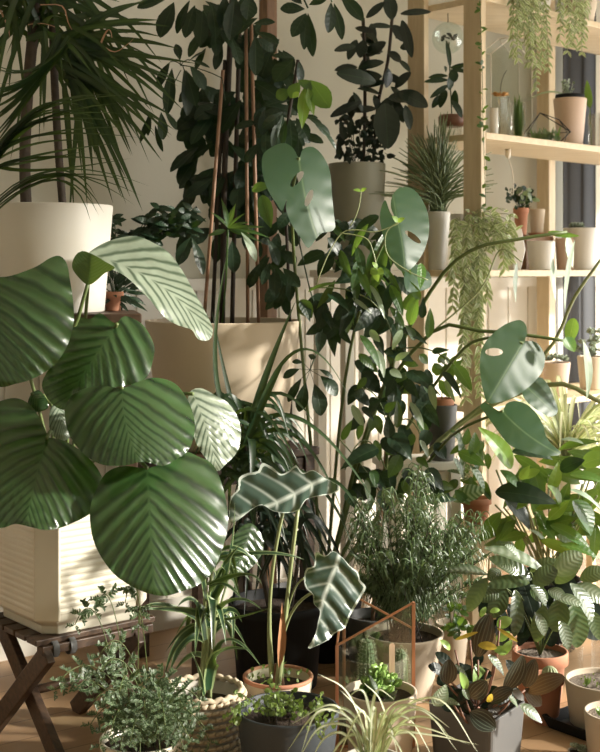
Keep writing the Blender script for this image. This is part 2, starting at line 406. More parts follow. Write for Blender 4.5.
M['palm'] = leafmat('dark_strap_leaf', (.008, .024, .010), (.035, .065, .022), 'plain', .42, .15, None, 1, .0, spec=.35)
M['mid'] = leafmat('mid_green_leaf', (.025, .065, .018), (.10, .17, .06), 'plain', .36, .34, (.30, .50, .05), 7, .3)
M['lime'] = leafmat('lime_green_leaf', (.13, .24, .03), (.25, .36, .09), 'plain', .4, .45, (.42, .60, .08), 6, .3)
M['fresh'] = leafmat('fresh_green_leaf', (.055, .135, .03), (.17, .27, .09), 'plain', .34, .40, (.36, .56, .07), 8, .35)
M['pale'] = leafmat('pale_grey_green_leaf', (.24, .31, .22), (.42, .48, .34), 'plain', .4, .3, None, 6, .2)
M['fine'] = leafmat('fine_green_leaf', (.065, .11, .045), (.17, .23, .11), 'plain', .36, .25, (.25, .36, .10), 1, 0)
M['fineold'] = leafmat('fern_leaf', (.040, .075, .032), (.20, .26, .15), 'edge', .45, .2, (.25, .36, .10), 1, 0)
M['zebra'] = leafmat('pale_ribbed_leaf', (.28, .36, .25), (.06, .12, .06), 'fishbone', .35, .25, None, 7, .4)
M['agla'] = leafmat('olive_oblong_leaf', (.070, .105, .045), (.045, .078, .034), 'fishbone', .28, .2, (.3, .4, .08), 8, .5, spec=.65)
M['aglasilver'] = leafmat('silvery_oblong_leaf', (.10, .14, .08), (.23, .27, .20), 'silver', .25, .2, (.3, .4, .08), 8, .5, spec=.65)
M['stripe'] = leafmat('silver_striped_dark_leaf', (.010, .015, .010), (.12, .15, .11), 'thinstripes', .30, .10, (.3, .15, .05), 3, .3)
M['brownleaf'] = leafmat('brown_striped_leaf', (.020, .014, .009), (.07, .07, .045), 'thinstripes', .38, .15, (.4, .2, .06), 3, .3)
M['yellow'] = leafmat('yellowing_leaf', (.42, .30, .03), (.22, .18, .03), 'plain', .45, .2, (.5, .4, .05), 3, .2)
M['spider'] = leafmat('cream_striped_strap_leaf', (.38, .44, .26), (.70, .72, .56), 'centre', .42, .35, (.5, .6, .2), 1, 0)
M['spiderpale'] = leafmat('pale_strap_leaf', (.42, .48, .28), (.74, .74, .58), 'centre', .45, .4, (.6, .66, .3), 1, 0)
M['edged'] = leafmat('cream_edged_strap_leaf', (.014, .040, .018), (.20, .26, .12), 'edge', .34, .15, None, 2, 0)
M['trail'] = leafmat('cream_edged_small_leaf', (.28, .36, .15), (.74, .74, .54), 'edge', .45, .35, (.45, .52, .2), 4, 0)
M['succ'] = leafmat('plump_green_leaf', (.24, .38, .10), (.38, .50, .2), 'plain', .35, .2, None, 1, 0)
M['succgrey'] = leafmat('grey_green_rosette_leaf', (.30, .36, .27), (.45, .50, .40), 'plain', .5, .15, None, 1, 0)
M['clover'] = leafmat('tiny_green_leaf', (.16, .23, .06), (.28, .34, .13), 'plain', .45, .3, None, 1, 0)
M['pencil'] = mottled('pencil_stem_skin', (.10, .15, .06), (.26, .32, .17), 16, .45, .1, .001, 90)
M['rubber'] = leafmat('leathery_black_green_leaf', (.006, .017, .009), (.022, .046, .020), 'plain', .28, .03, (.1, .14, .02), 6, .15, spec=.5)
M['dry'] = mottled('dry_leaf', (.30, .16, .09), (.42, .26, .16), 30, .8, .3, .001, 90)
M['flower'] = mottled('orange_dried_flower', (.55, .26, .07), (.65, .38, .15), 30, .8, .3, .001, 90)

# ------------------------------------------------------------------ the room
A_ = Vector((math.cos(math.radians(36)), math.sin(math.radians(36)), 0)); B_ = Vector((A_.y, -A_.x, 0))
O_ = Vector((-.874, 3.9, 0))
def rm(a, b, z=0.0): return O_+A_*a+B_*b+UP*z
RZ = math.radians(36)
def rbox(mb, a0, a1, b0, b1, z0, z1): mb.box(rm((a0+a1)/2, (b0+b1)/2, (z0+z1)/2), a1-a0, b1-b0, z1-z0, RZ)
AL, AR, BB, CE = -2.7, 3.35, 5.8, 3.3
k = N('oak_floor_boards')
tc = k.n('TexCoord'); mp = k.n('Mapping'); mp.inputs['Rotation'].default_value = (0, 0, -RZ); k.l(tc.outputs['Object'], mp.inputs[0])
br = k.n('TexBrick'); k.l(mp.outputs[0], br.inputs['Vector']); br.offset = .37
br.inputs['Scale'].default_value = 1; br.inputs['Mortar Size'].default_value = .0018; br.inputs['Brick Width'].default_value = 1.15; br.inputs['Row Height'].default_value = .125
br.inputs['Color1'].default_value = (.36, .22, .12, 1); br.inputs['Color2'].default_value = (.47, .30, .175, 1); br.inputs['Mortar'].default_value = (.06, .03, .015, 1)
gm = k.n('Mapping'); gm.inputs['Scale'].default_value = (1.2, 14, 1); k.l(mp.outputs[0], gm.inputs[0])
gr = k.noise(gm.outputs[0], 5, 5)
colr = k.mix(k.math('MULTIPLY_ADD', gr, 1.4, -.35, clamp=True), br.outputs['Color'], (.44, .27, .14))
M['floor'] = k.done(k.bsdf(colr, .42, gr, .15, .001).outputs[0])
m = MB(); rbox(m, AL-.1, AR+.1, -.1, BB+.1, -.1, 0); struct('floor', m, M['floor'], smooth=False)
m = MB(); rbox(m, AL-.1, AR+.1, -.1, BB+.1, CE, CE+.1); struct('ceiling', m, M['wall'], smooth=False)
m = MB(); rbox(m, AL-.1, AR+.1, -.1, 0, 0, CE); struct('wall_back', m, M['wall'], smooth=False)
m = MB(); rbox(m, AL-.1, AL, 0, BB, 0, CE); struct('wall_left', m, M['wall'], smooth=False)
m = MB(); rbox(m, AL-.1, AR+.1, BB, BB+.1, 0, CE); struct('wall_front', m, M['wall'], smooth=False)
UNSEEN_WIN = ((.35, 2.90, .12, 1.85), (3.08, 5.35, .12, 3.06))      # two unseen windows, heads and pier shaped to steer sun: from, to, sill, head
m = MB(); rbox(m, AR, AR+.1, 0, .35, 0, CE); rbox(m, AR, AR+.1, 2.90, 3.08, 0, CE); rbox(m, AR, AR+.1, 5.35, BB, 0, CE)
for w0, w1, z0, z1 in UNSEEN_WIN: rbox(m, AR, AR+.1, w0, w1, 0, z0); rbox(m, AR, AR+.1, w0, w1, z1, CE)
struct('wall_right', m, M['wall'], smooth=False)
for wi, (w0, w1, z0, z1) in enumerate(UNSEEN_WIN):
    m = MB()
    for i in range(4): q = lerp(w0+.03, w1-.03, i/3); rbox(m, AR+.02, AR+.08, q-.025, q+.025, z0, z1)
    rbox(m, AR+.02, AR+.08, w0, w1, z0, z0+.05); rbox(m, AR+.02, AR+.08, w0, w1, z1-.05, z1)
    struct('window_%d' % (wi+1), m, M['white_wood'], smooth=False)
# beadboard wainscot with its cap rail and the skirting
m = MB(); aw = AL; bw = .115
while aw < AR-.02:
    e = min(aw+bw-.008, AR); rbox(m, aw, e, 0, .016, .1, 1.13); rbox(m, e, min(e+.012, AR), 0, .009, .1, 1.13); aw += bw
struct('trim_1', m, M['white_wood'], smooth=False)
m = MB(); rbox(m, AL, AR, 0, .04, 1.13, 1.17); struct('trim_2', m, M['white_wood'], smooth=False)
m = MB(); rbox(m, AL, AR, 0, .03, 0, .1); struct('baseboard_back', m, M['white_wood'], smooth=False)

# ------------------------------------------------------------------ shelf unit
TH = math.radians(44); U = Vector((math.cos(TH), math.sin(TH), 0)); V_ = Vector((-U.y, U.x, 0)); SA = Vector((.613, 4.122, 0))
def S(px, q, z):
    """point on the shelf unit seen in column px, q metres behind its front edge, at height z"""
    k_ = (px-CX)/F; o = SA+V_*q; t = (k_*o.y-o.x)/(U.x-k_*U.y); p = o+U*t; p.z = z; return p
sh = thing('shelf_unit', 'tall pale pine open shelf unit with plants, standing at the right wall', 'shelf', SA+U*.6+V_*.145)
LEN, DEP = 1.22, .32
for t in (0, LEN):
    for q in (.0, DEP-.075):
        m = MB(); m.box(SA+U*(t-.0125)+V_*(q+.0375)+UP*1.4, .025, .075, 2.8, TH); m.build('post', M['pale_wood'], sh, False, bevel=.002)
for z in (.29, .745, 1.2, 1.655, 2.11, 2.6):
    m = MB(); m.box(SA+U*(LEN/2-.012)+V_*(DEP/2)+UP*(z-.011), LEN-.028, DEP, .022, TH); m.build('shelf_board', M['shelf_wood'], sh, False, bevel=.002)
# timber post behind, curtain
m = MB(); p = P(546, 200, 5.0); m.box((p.x, p.y, 1.5), .045, .06, 3.0, TH); tag(m.build('wooden_post', M['pale_wood'], loc=(p.x, p.y, 0), smooth=False, bevel=.003), 'pale timber upright behind the shelves, just left of the dark curtain', 'post')
m = MB(); p = P(268, 60, 4.22); m.box((p.x, p.y, 1.55), .042, .05, 3.1, RZ); tag(m.build('wooden_post', M['brown_wood'], loc=(p.x, p.y, 0), smooth=False, bevel=.003), 'brown wooden upright against the wall behind the umbrella plant', 'post')
m = MB(); nu = 60; c0, c1 = P(563, 0, 5.12), P(596, 0, 5.3)
Vv = np.zeros((12, nu, 3))
for i in range(12):
    z = lerp(.35, 2.95, i/11)
    for j in range(nu):
        t = j/(nu-1); q = lerp(c0, c1, t); w = .011*math.sin(t*PI*5+.6*math.sin(z*1.3)); Vv[i, j] = (q.x+w*.4, q.y+w, z)
m.grid(Vv); tag(m.build('curtain', M['cloth'], loc=(c0.x, c0.y, .35), thick=.003), 'dark charcoal curtain hanging in folds behind the shelves', 'curtain')

# ------------------------------------------------------------------ stands
def stand(name, label, cat, cx, cy, w, dpt, h, rz, mat, leg=.035, top=.025, rails=True, legz=0.0):
    t = thing(name, label, cat, (cx, cy, 0)); X = Vector((math.cos(rz), math.sin(rz), 0)); Y = Vector((-X.y, X.x, 0)); c = Vector((cx, cy, 0))
    m = MB(); m.box(c+UP*(h-top/2), w, dpt, top, rz); m.build('tabletop', mat, t, False, bevel=.003)
    for i in (-1, 1):
        for j in (-1, 1):
            m = MB(); m.box(c+X*i*(w/2-leg*.8)+Y*j*(dpt/2-leg*.8)+UP*((h-top)/2), leg, leg, h-top, rz); m.build('leg', mat, t, False, bevel=.002)
    if rails:
        for j in (-1, 1):
            m = MB(); m.box(c+Y*j*(dpt/2-leg*.8)+UP*(h-top-.035), w-leg*2.6, .018, .06, rz); m.build('apron', mat, t, False, bevel=.002)
    return t
stand('plant_table', 'tall dark wooden plant table under the white pot at upper left', 'table', -.70, 3.46, .50, .34, 1.083, RZ*.3, M['dark_wood'])
stand('plant_table', 'low dark wooden table carrying the big beige planter', 'table', -.235, 3.86, .44, .40, .66, RZ, M['dark_wood'])
stand('plant_stand', 'tall narrow white painted stand under the rubber plant', 'stand', .195, 4.33, .24, .24, 1.2, .5, M['white_wood'])
stand('side_table', 'white painted side table in the middle, behind the climbing plant', 'table', .375, 3.98, .25, .20, .60, .2, M['white_wood'])

# folding wooden stool
C0, C1, C2 = Vector((-.62, 3.0, 0)), Vector((-.379, 3.2, 0)), Vector((-.86, 3.19, 0)); SH = .31
ux = (C1-C0).normalized(); uy = Vector((-ux.y, ux.x, 0)); W_, D_ = .315, .30
def st(a, b, z): return C0+ux*a+uy*b+UP*z
t = thing('folding_stool', 'dark brown folding wooden stool with crossed legs under the ribbed planter', 'stool', st(W_/2, D_/2, 0))
for i in range(5):
    m = MB(); b = D_*(i+.5)/5; m.beam(st(-.012, b, SH-.007), st(W_+.012, b, SH-.007), D_/5-.010, .014, uy); m.build('slat', M['dark_wood'], t, False, bevel=.002)
for a in (.03, W_-.03):
    for sgn in (0, 1):
        aa = a+(.017 if sgn else -.017); b0, b1 = (-.01, D_+.01) if sgn else (D_+.01, -.01)
        m = MB(); m.beam(st(aa, b0, 0.0), st(aa, b1, SH-.03), .05, .022, uy); m.build('leg', M['dark_wood'], t, False, bevel=.003)
for b in (.01, D_-.01):
    m = MB(); m.beam(st(.0, b, SH-.026), st(W_, b, SH-.026), .03, .022, uy); m.build('rail', M['dark_wood'], t, False, bevel=.002)
m = MB(); m.tube([st(.02, D_/2, SH/2-.015), st(W_-.02, D_/2, SH/2-.015)], .011, 10); m.build('pivot_rod', M['dark_wood'], t)
for b in (.01,):
    for a in (.028, .075):
        m = MB(); m.lathe((0, 0, 0), [(.021, 0), (.021, .016), (.017, .016), (.017, 0), (.021, 0)], 20, cap=False)
        c = st(a, b, SH-.028); Rm = Matrix([ux, uy, UP]).transposed() @ Matrix.Rotation(PI/2, 3, 'Y')
        m.v[0] = np.array([tuple(Rm @ Vector(v)+c) for v in m.v[0]]); m.build('metal_ring', M['slate_pot'], t)
# pale low block on the floor behind the woven basket, wicker basket
m = MB(); p = G(176, 3.42, .03); m.box(p, .10, .13, .06, .5); tag(m.build('white_box', M['white_wood'], loc=(p.x, p.y, 0), smooth=False, bevel=.003), 'small low white box on the floor left of the woven basket', 'box')
# ================================================================== LEFT
PP = 'potted plant'
# broad striped plant in the ribbed octagonal planter
pc = st(W_/2, D_/2, SH); pc.z = SH
cal = thing('calathea_plant', 'broad-leaved plant with big round striped leaves in a cream ribbed planter on the stool', PP, tuple(pc))
def octa(c): a = 1.0; return [(a, -c), (a, c), (c, a), (-c, a), (-a, c), (-a, -c), (-c, -a), (c, -a)]
hw = .152; prof = [(hw*.86, 0), (hw*.87, .004), (hw*.87, .022), (hw*.99, .036), (hw*1.0, .040)]
for i in range(15):
    z = .052+i*.0155; prof += [(hw*1.0, z), (hw*1.012, z+.004), (hw*1.012, z+.009), (hw*1.0, z+.0125)]
prof += [(hw, .295), (hw*1.06, .30), (hw*1.06, .325), (hw*.96, .325), (hw*.95, .28)]
m = MB(); m.prism(pc, prof, octa(.78), math.atan2(ux.y, ux.x)+0.0); m.build('pot', M['cream_pot'], cal, False, bevel=.0025)
m = MB(); m.prism(pc, [(hw*.95, .295), (hw*.95, .302)], octa(.78), math.atan2(ux.y, ux.x)); m.build('soil', M['soil'], cal, False)
# smooth corner panels
ang = math.atan2(ux.y, ux.x)
for q in range(4):
    a = ang+PI/4+q*PI/2; n_ = Vector((math.cos(a), math.sin(a), 0)); m = MB()
    m.box(pc+n_*(hw*1.265)+UP*.165, .009, .066, .252, a); m.build('corner_panel', M['cream_pot'], cal, False, bevel=.004)
LV = [ # outline, base, tip, d, sx, sz, bow, n, ctrl, stem start
 ([(10,276),(35,267),(50,258),(60,256),(67,264),(70,280),(73,300),(74,318),(71,335),(66,348),(57,362),(45,372),(30,380),(15,384),(0,387),(-25,380),(-40,350),(-42,315),(-30,288),(-10,278)], (-18,274),(2,386),2.86,-.1,.25,.10,9,0),
 ([(77,317),(90,319),(100,313),(115,323),(125,316),(143,325),(154,345),(153,360),(147,377),(133,384),(110,388),(87,388),(70,405),(63,410),(50,402),(42,385),(50,367),(65,347),(72,327)], (117,324),(60,409),3.03,-.1,.5,.14,8,.0),
 ([(67,402),(75,393),(90,387),(105,386),(122,388),(135,383),(150,378),(165,379),(177,385),(186,397),(192,410),(195,425),(193,440),(187,452),(175,460),(163,466),(150,463),(140,462),(128,465),(115,466),(100,464),(85,455),(72,440),(66,425),(65,412)], (122,388),(140,463),2.90,.25,.9,.16,10,.06),
 ([(189,393),(200,388),(215,395),(228,403),(238,418),(241,435),(237,452),(225,465),(217,471),(207,460),(197,445),(191,425),(188,410)], (193,394),(217,471),3.0,.45,.3,.10,8,-.03),
 ([(0,401),(15,398),(28,403),(38,415),(46,431),(48,437),(62,440),(80,450),(95,465),(103,480),(104,495),(97,508),(85,517),(75,522),(60,528),(45,530),(30,527),(15,524),(0,528),(-25,520),(-45,495),(-50,465),(-40,430),(-20,408)], (47,438),(26,528),2.88,.15,.75,.16,9,.02),
 ([(107,472),(125,466),(147,468),(165,462),(185,452),(197,456),(211,463),(219,476),(226,500),(228,525),(222,550),(212,572),(198,585),(180,592),(165,596),(150,594),(135,588),(115,575),(100,555),(92,535),(90,510),(96,490)], (147,468),(154,595),2.82,.25,.55,.17,10,.0),
 ([(88,254),(100,245),(115,239),(135,236),(152,242),(168,252),(180,267),(190,284),(200,302),(207,315),(213,330),(209,340),(198,339),(192,330),(180,326),(168,320),(158,310),(150,300),(140,290),(130,280),(118,272),(103,267),(93,261)], (90,255),(211,338),3.08,1.1,1.1,.22,9,-.10),
 ([(50,410),(56,403),(64,410),(68,425),(70,437),(60,441),(50,430)], (58,404),(66,440),3.05,.6,.5,.1,7,0),
 ([(30,396),(38,390),(46,398),(48,408),(36,412),(28,406)], (32,394),(46,410),3.06,.2,.5,.1,6,0),
]
base0 = pc+UP*.3
for i, (ol, b, tp, d, sx, sz, bow, n, ct) in enumerate(LV):
    m = MB(); broad(m, ol, b, tp, d, sx, sz, bow*.6, .0030 if i < 7 else .0015, 10, ct, wave=.004, var=.5, slant=.45, quad=.4, fan=1.9, sag=.35, dome=.45, xs=(1.0, 1.0, 1.15, 1.3, 1.0, 1.0, 2.2, 1.3, 1)[i]); o_ = m.build('leaf', M['orbisheen' if i in (3, 6, 7) else 'orbifolia'], cal)
    if i in (3, 6, 7): o_['label'] = 'striped leaf with pale sheen painted in'
    m = MB(); e = P(b[0], b[1], d+.003); s0 = base0+Vector((R.uniform(-.05, .05), R.uniform(-.05, .05), 0))
    m.tube(spline([s0, lerp(s0, e, .55)+Vector((0, .05, .06)), e], 10), [.0045]*11, 7); m.build('stem', M['stem'], cal)
m = MB(); broad(m, [(75,256),(82,251),(92,254),(106,262),(115,268),(105,273),(96,281),(88,285),(79,278),(72,267)], (88,284),(92,253), 3.04, -.5,.6,-.5, 0, 6, .0); m.build('young_leaf', M['newleaf'], cal)
m = MB(); m.tube(spline([base0, P(66, 360, 3.08), P(78, 318, 3.06), P(88, 283, 3.05)], 12), .0048, 7); m.build('stem', M['stem'], cal)
# a little brown edging
# ---- tall dragon tree in the white pot, upper left
c = P(48, 312, 3.46); c.z = 1.0835
dr = thing('dragon_tree', 'tall dragon tree with narrow dark arching leaves in a large plain white pot', PP, tuple(c))
pot(dr, c, .155, .178, .295, M['white_pot'], .012, soil=.05)
m = MB(); m.tube(spline([c+Vector((-.055, 0, .23)), P(26, 120, 3.46), P(40, -20, 3.46)], 10), .0155, 12); m.build('trunk', M['bark'], dr)
m = MB(); m.tube(spline([c+Vector((.045, .01, .23)), P(56, 110, 3.48), P(52, -10, 3.48)], 10), .011, 12); m.build('trunk', M['bark'], dr)
fo = MB()
def head(mb, c0, n, L, w, dirf, droop=(.5, 1.0), d0=3.45):
    for i in range(n):
        d = dirf(); d.normalize(); l = L*R.uniform(.7, 1.1); g = R.uniform(*droop); c = c0+Vector((R.uniform(-.03, .03), R.uniform(-.03, .03), R.uniform(-.05, .05)))
        pts = [c+d*l*t+Vector((0, 0, -1))*g*l*t*t*.9 for t in (0, .35, .7, 1)]
        mb.ribbon(pts, w*R.uniform(.8, 1.1), UP*R.uniform(-.3, .7)+CAMD+Vector((R.uniform(-.6, .6), 0, 0)), 'blade', n=10)
def allround(up=.2): return lambda: Vector((R.uniform(-1, 1), R.uniform(-1, 1)*.8, R.uniform(-.5, 1)+up))
def right(a0, a1): 
    def f(): a = math.radians(R.uniform(a0, a1)); return Vector((math.cos(a), R.uniform(-.5, .4), math.sin(a)))
    return f
head(fo, P(62, 42, 3.46), 30, .33, .019, right(-60, 45), (.1, .5))
head(fo, P(72, 66, 3.42), 30, .29, .018, right(-95, 5), (.1, .4))
head(fo, P(38, 25, 3.46), 30, .30, .018, allround(.1), (.3, .8))
head(fo, P(52, -25, 3.46), 30, .36, .016, allround(-.3), (.4, .9))
head(fo, P(15, -15, 3.40), 20, .30, .018, allround(-.4), (.4, .9))
fo.build('foliage', M['palm'], dr)
fo = MB()       # the lower fan of longer green leaves
for i in range(26):
    y = R.uniform(60, 168); fo.ribbon([P(62+R.uniform(-8, 8), 38+R.uniform(-6, 10), 3.3), P(30, lerp(70, 100, (y-60)/108), 3.2), P(-12, y, 3.12)], .013, None, 'blade', n=10)
for i in range(18):
    y = 120+R.uniform(-25, 40); fo.ribbon([P(-8, 168+R.uniform(-6, 6), 3.2), P(35, y+12, 3.15), P(R.uniform(75, 145), y+R.uniform(-8, 14), 3.12)], .013, None, 'blade', n=10)
for i in range(9):
    q = R.uniform(-6, 16); fo.ribbon([P(-10, 212+q, 3.2), P(55, 175+q, 3.1), P(R.uniform(90, 165), 190+q*1.4+R.uniform(-10, 30), 3.05)], .009, None, 'blade', n=10)
fo.build('foliage', M['palm'], dr)
fo = MB()
for r in ([(100,46),(108,30),(112,38)], [(102,46),(115,52),(128,44),(134,38)], [(0,10),(8,28),(9,38)], [(28,25),(45,24),(60,30)], [(40,5),(62,6),(68,22),(72,30)]):
    fo = MB(); fo.ribbon([P(x, y, 3.35) for x, y in r], .006, None, 'needle', n=8); fo.build('dry_leaf', M['dry'], dr)
# ---- small leafy plant between the white pot and the planter
c = P(116, 312, 3.58); c.z = 1.0835
sp_ = thing('leafy_plant', 'small dark leafy plant in a terracotta pot right of the white pot', PP, (c.x-.005, c.y-.02, c.z)); c = Vector(ORG[sp_.name])
pot(sp_, c, .022, .03, .055, M['terracotta'], .004, rim=.003)
fo = MB()
for i in range(60):
    a = R.uniform(-1, 1); e = P(R.uniform(96, 150), R.uniform(255, 312), 3.58+R.uniform(-.06, .06)); b = lerp(c+UP*.05, e, R.uniform(.3, .6)); fo.leaf(b, e+Vector((a*.02, 0, -.01)), .012, 'lance', nu=7, nv=3)
for i in range(16):
    e = P(R.uniform(96, 150), R.uniform(255, 300), 3.58); fo.tube(spline([c+UP*.04, lerp(c, e, .6)+UP*.02, e], 6), .0015, 5)
fo.build('foliage', M['dark'], sp_)
fo = MB()       # taller shoots behind, arching
for i in range(14):
    e = P(R.uniform(112, 195), R.uniform(190, 250), 3.68+R.uniform(-.05, .05)); s = spline([c+Vector((0, .03, .045)), lerp(c, e, .5)+Vector((0, .05, .08)), e], 10); fo.tube(s, .0016, 5)
    for q in range(3, 11):
        for sg in (-1, 1):
            fo.leaf(s[q], s[q]+Vector((sg*R.uniform(.02, .05), R.uniform(-.03, .02), R.uniform(-.03, .03))), .018, 'ovate', nu=7, nv=3)
fo.build('foliage', M['dark'], sp_)

# ---- umbrella plant in the big beige planter
c = P(224, 325, 3.86); c.z = .6605
um = thing('umbrella_plant', 'tall umbrella plant on bamboo canes in the large beige planter', PP, tuple(c))
hpot = P(224, 324, 3.86).z-c.z+.012
pot(um, c, .19, .243, hpot, M['beige_pot'], .012, soil=.03, k=64)
for a, b in (((251, 17), (259, 330)), ((246, 20), (248, 330)), ((223, 70), (203, 330))):
    m = MB(); m.tube([P(a[0], a[1], 3.78), P(b[0], b[1]+4, 3.78)], .0055, 8); m.build('cane', M['cane'], um)
m = MB()
for a, b, w in (((232, 0), (222, 330), .009), ((240, 10), (232, 330), .007), ((225, 60), (212, 330), .006)):
    m.tube([P(a[0], a[1], 3.86), P((a[0]+b[0])/2+R.uniform(-4, 4), 170, 3.86), P(b[0], b[1], 3.86)], w, 8)
m.build('stem', M['darkstem'], um)
SCH = [(170,62,158,88,11),(172,68,167,115,13),(184,68,187,116,15),(190,66,205,90,15),(188,62,206,51,6),(190,60,210,68,5),(180,60,176,44,9),(186,70,196,106,15),
 (165,112,176,130,10),(161,112,163,140,11),(152,112,140,143,6),(155,125,163,152,6),(150,112,148,136,7),(165,0,137,8,14),(174,2,160,38,18),(190,0,177,34,12),(195,5,185,38,14),(203,10,200,46,15),(212,5,216,38,15),
 (235,-5,230,40,20),(250,-5,247,20,18),(222,42,215,70,10),(232,40,240,65,12),(255,35,256,76,16),(253,24,275,22,9),(256,32,279,44,11),(225,-5,222,30,16),(243,-4,236,32,16),
 (191,237,178,265,14),(192,238,203,275,12),(232,240,234,273,15),(275,268,275,297,13),(283,268,300,287,12),(270,262,262,285,9),(206,48,196,70,9)]
fo = MB(); pl(fo, SCH, 3.72, 'obov', .05, bend=.05, fold=.18)
def cluster(mb, n, x0, x1, y0, y1, d0, d1, l, w, kind='ovate', ang=(-.2, .2), nu=8, nv=3, **kw):
    for i in range(n):
        x, y, d = R.uniform(x0, x1), R.uniform(y0, y1), R.uniform(d0, d1); a = R.uniform(*ang)*PI; q = l*R.uniform(.7, 1.15)
        mb.leaf(P(x, y, d), P(x, y, d)+Vector((math.sin(a)*q, R.uniform(-.6, .3)*q, -math.cos(a)*q)), w*R.uniform(.8, 1.15), kind, nu=nu, nv=nv, **kw)
cluster(fo, 56, 188, 250, 78, 180, 3.84, 4.0, .11, .048, 'obov', (-.35, .35))
cluster(fo, 26, 190, 262, 0, 40, 3.75, 3.95, .09, .04, 'obov', (-.35, .35))
cluster(fo, 40, 188, 250, 165, 235, 3.84, 4.0, .10, .046, 'obov', (-.4, .4))
cluster(fo, 64, 246, 286, 30, 215, 3.84, 4.0, .105, .05, 'obov', (-.3, .3))
cluster(fo, 24, 258, 294, 205, 290, 3.75, 3.9, .09, .035, 'obov', (-.3, .3))
for x0, y0, x1, y1 in ((181,65,170,62),(181,65,184,70),(181,65,222,78),(181,65,190,60),(181,66,176,50),(222,78,225,100),(163,110,181,70)):
    fo.tube(spline([P(x0, y0, 3.74), P((x0+x1)/2, (y0+y1)/2-2, 3.76), P(x1, y1, 3.76)], 5), .0016, 5)
fo.build('foliage', M['dark'], um)
fo = MB()
pl(fo, [(228,228,246,213,4),(228,228,265,227,4),(228,228,270,238,5),(228,228,221,198,6),(228,228,236,203,6),(228,228,250,222,4),(228,228,210,212,5),(228,228,262,243,5),(230,230,246,236,5),(226,230,208,236,6)], 3.60, 'lance', .02)
fo.tube([P(228, 230, 3.62), P(226, 280, 3.75), P(222, 325, 3.8)], .003, 6)
pl(fo, [(252,190,271,186,13)], 3.62, 'ovate', .02); pl(fo, [(262,195,271,228,15)], 3.62, 'ovate', .02)
fo.build('young_foliage', M['mid'], um)
fo = MB(); pl(fo, [(241,232,256,262,11)], 3.60, 'obov', .01, nrm=(1, -.6, .6)); fo.build('leaf', M['pale'], um)
# right-hand branches of the umbrella plant
fo = MB(); pl(fo, [(305,9,280,9,13),(306,13,292,37,14),(306,13,304,50,11),(308,13,313,57,12),(309,5,328,-3,10),(302,4,290,-6,10),(331,2,328,33,14),(334,3,342,40,11),(340,-6,363,21,15),(325,-4,312,-12,10)], 3.7, 'obov', .03, bend=.05, fold=.15)
fo.tube(spline([P(235, -12, 3.86), P(280, -22, 3.75), P(308, 8, 3.7)], 8), .003, 6); fo.tube(spline([P(308, -14, 3.72), P(322, -12, 3.7), P(332, 2, 3.7)], 8), .002, 6)
fo.build('foliage', M['dark'], um)

# ---- rubber plant
c = P(357, 252, 4.3); c = Vector((P(357, 0, 4.28).x, 4.28, 1.2005))
ru = thing('rubber_plant', 'rubber plant with leathery blackish leaves in a grey-green pot on the tall stand', PP, tuple(c))
pot(ru, c, .085, .098, P(0, 164, 4.28).z-1.2, M['grey_pot'], .008, soil=.03)
m = MB(); m.tube(spline([c+Vector((.02, 0, .30)), P(365, 90, 4.25), P(363, 18, 4.25)], 10), .006, 8); m.build('stem', M['darkstem'], ru)
m = MB(); m.tube(spline([c+Vector((.05, 0, .30)), P(378, 105, 4.25), P(388, 60, 4.22), P(393, 8, 4.2)], 12), .0055, 8); m.build('stem', M['darkstem'], ru)
fo = MB()
RU = [(366,18,385,2,8),(392,20,388,-6,15),(363,21,340,-2,5),(355,28,374,32,7),(392,27,369,26,7),(393,25,405,42,12),(356,46,334,51,9),(364,40,360,58,12),(366,56,386,42,12),(358,68,384,62,10),(376,82,336,73,16),(382,76,354,80,16),(388,52,401,62,12),
 (388,68,386,88,12),(361,102,330,117,10),(385,103,388,149,27),(388,98,412,100,18),(395,88,411,72,10),(353,92,362,112,8),(398,92,428,107,18),(400,14,431,12,8),(402,20,412,58,11),(405,105,410,130,10),(399,60,410,72,8),(400,48,412,45,8),(395,38,412,35,9)]
pl(fo, RU, 4.15, 'ellip', .06, bend=.06, fold=.10)
cluster(fo, 22, 350, 402, 20, 112, 4.2, 4.35, .075, .035, 'ellip', (-.6, .6))
fo.build('foliage', M['rubber'], ru)
fo = MB(); cluster(fo, 120, 338, 388, 116, 163, 4.18, 4.33, .03, .017, 'ovate', (-.9, .9)); pl(fo, [(345,140,340,122,8),(340,160,338,138,7),(350,135,352,118,8)], 4.15)
for i in range(8): e = P(R.uniform(342, 384), R.uniform(118, 150), 4.25); fo.tube([c+Vector((0, 0, .30)), e], .0015, 5)
fo.build('foliage', M['darker'], ru)

# ---- pencil plant
c = S(437, .235, 1.2005)
pe = thing('pencil_plant', 'bushy pencil-stemmed plant in a slim white pot at the left end of the middle shelf', PP, tuple(c))
pot(pe, c, .033, .046, P(0, 212, c.y).z-1.2, M['white_pot'], .004, soil=.012)
m = MB(); top = c+UP*(P(0, 214, c.y).z-1.2)
for i in range(280):
    a = R.uniform(0, 2*PI); s0 = top+Vector((math.cos(a)*R.uniform(0, .03), math.sin(a)*R.uniform(0, .03), -.005)); ex = R.gauss(-.02, .095)
    e = Vector((s0.x+ex, c.y+R.uniform(-.16, .02), top.z+max(.06, R.uniform(.12, .34)-abs(ex)*.8)))
    mid = lerp(s0, e, .5)+Vector((-ex*.25+R.uniform(-.008, .008), 0, .02)); m.tube(spline([s0, mid, e], 7), [.0023]*6+[.002, .0012], 5, var=R.random())
m.build('foliage', M['pencil'], pe)
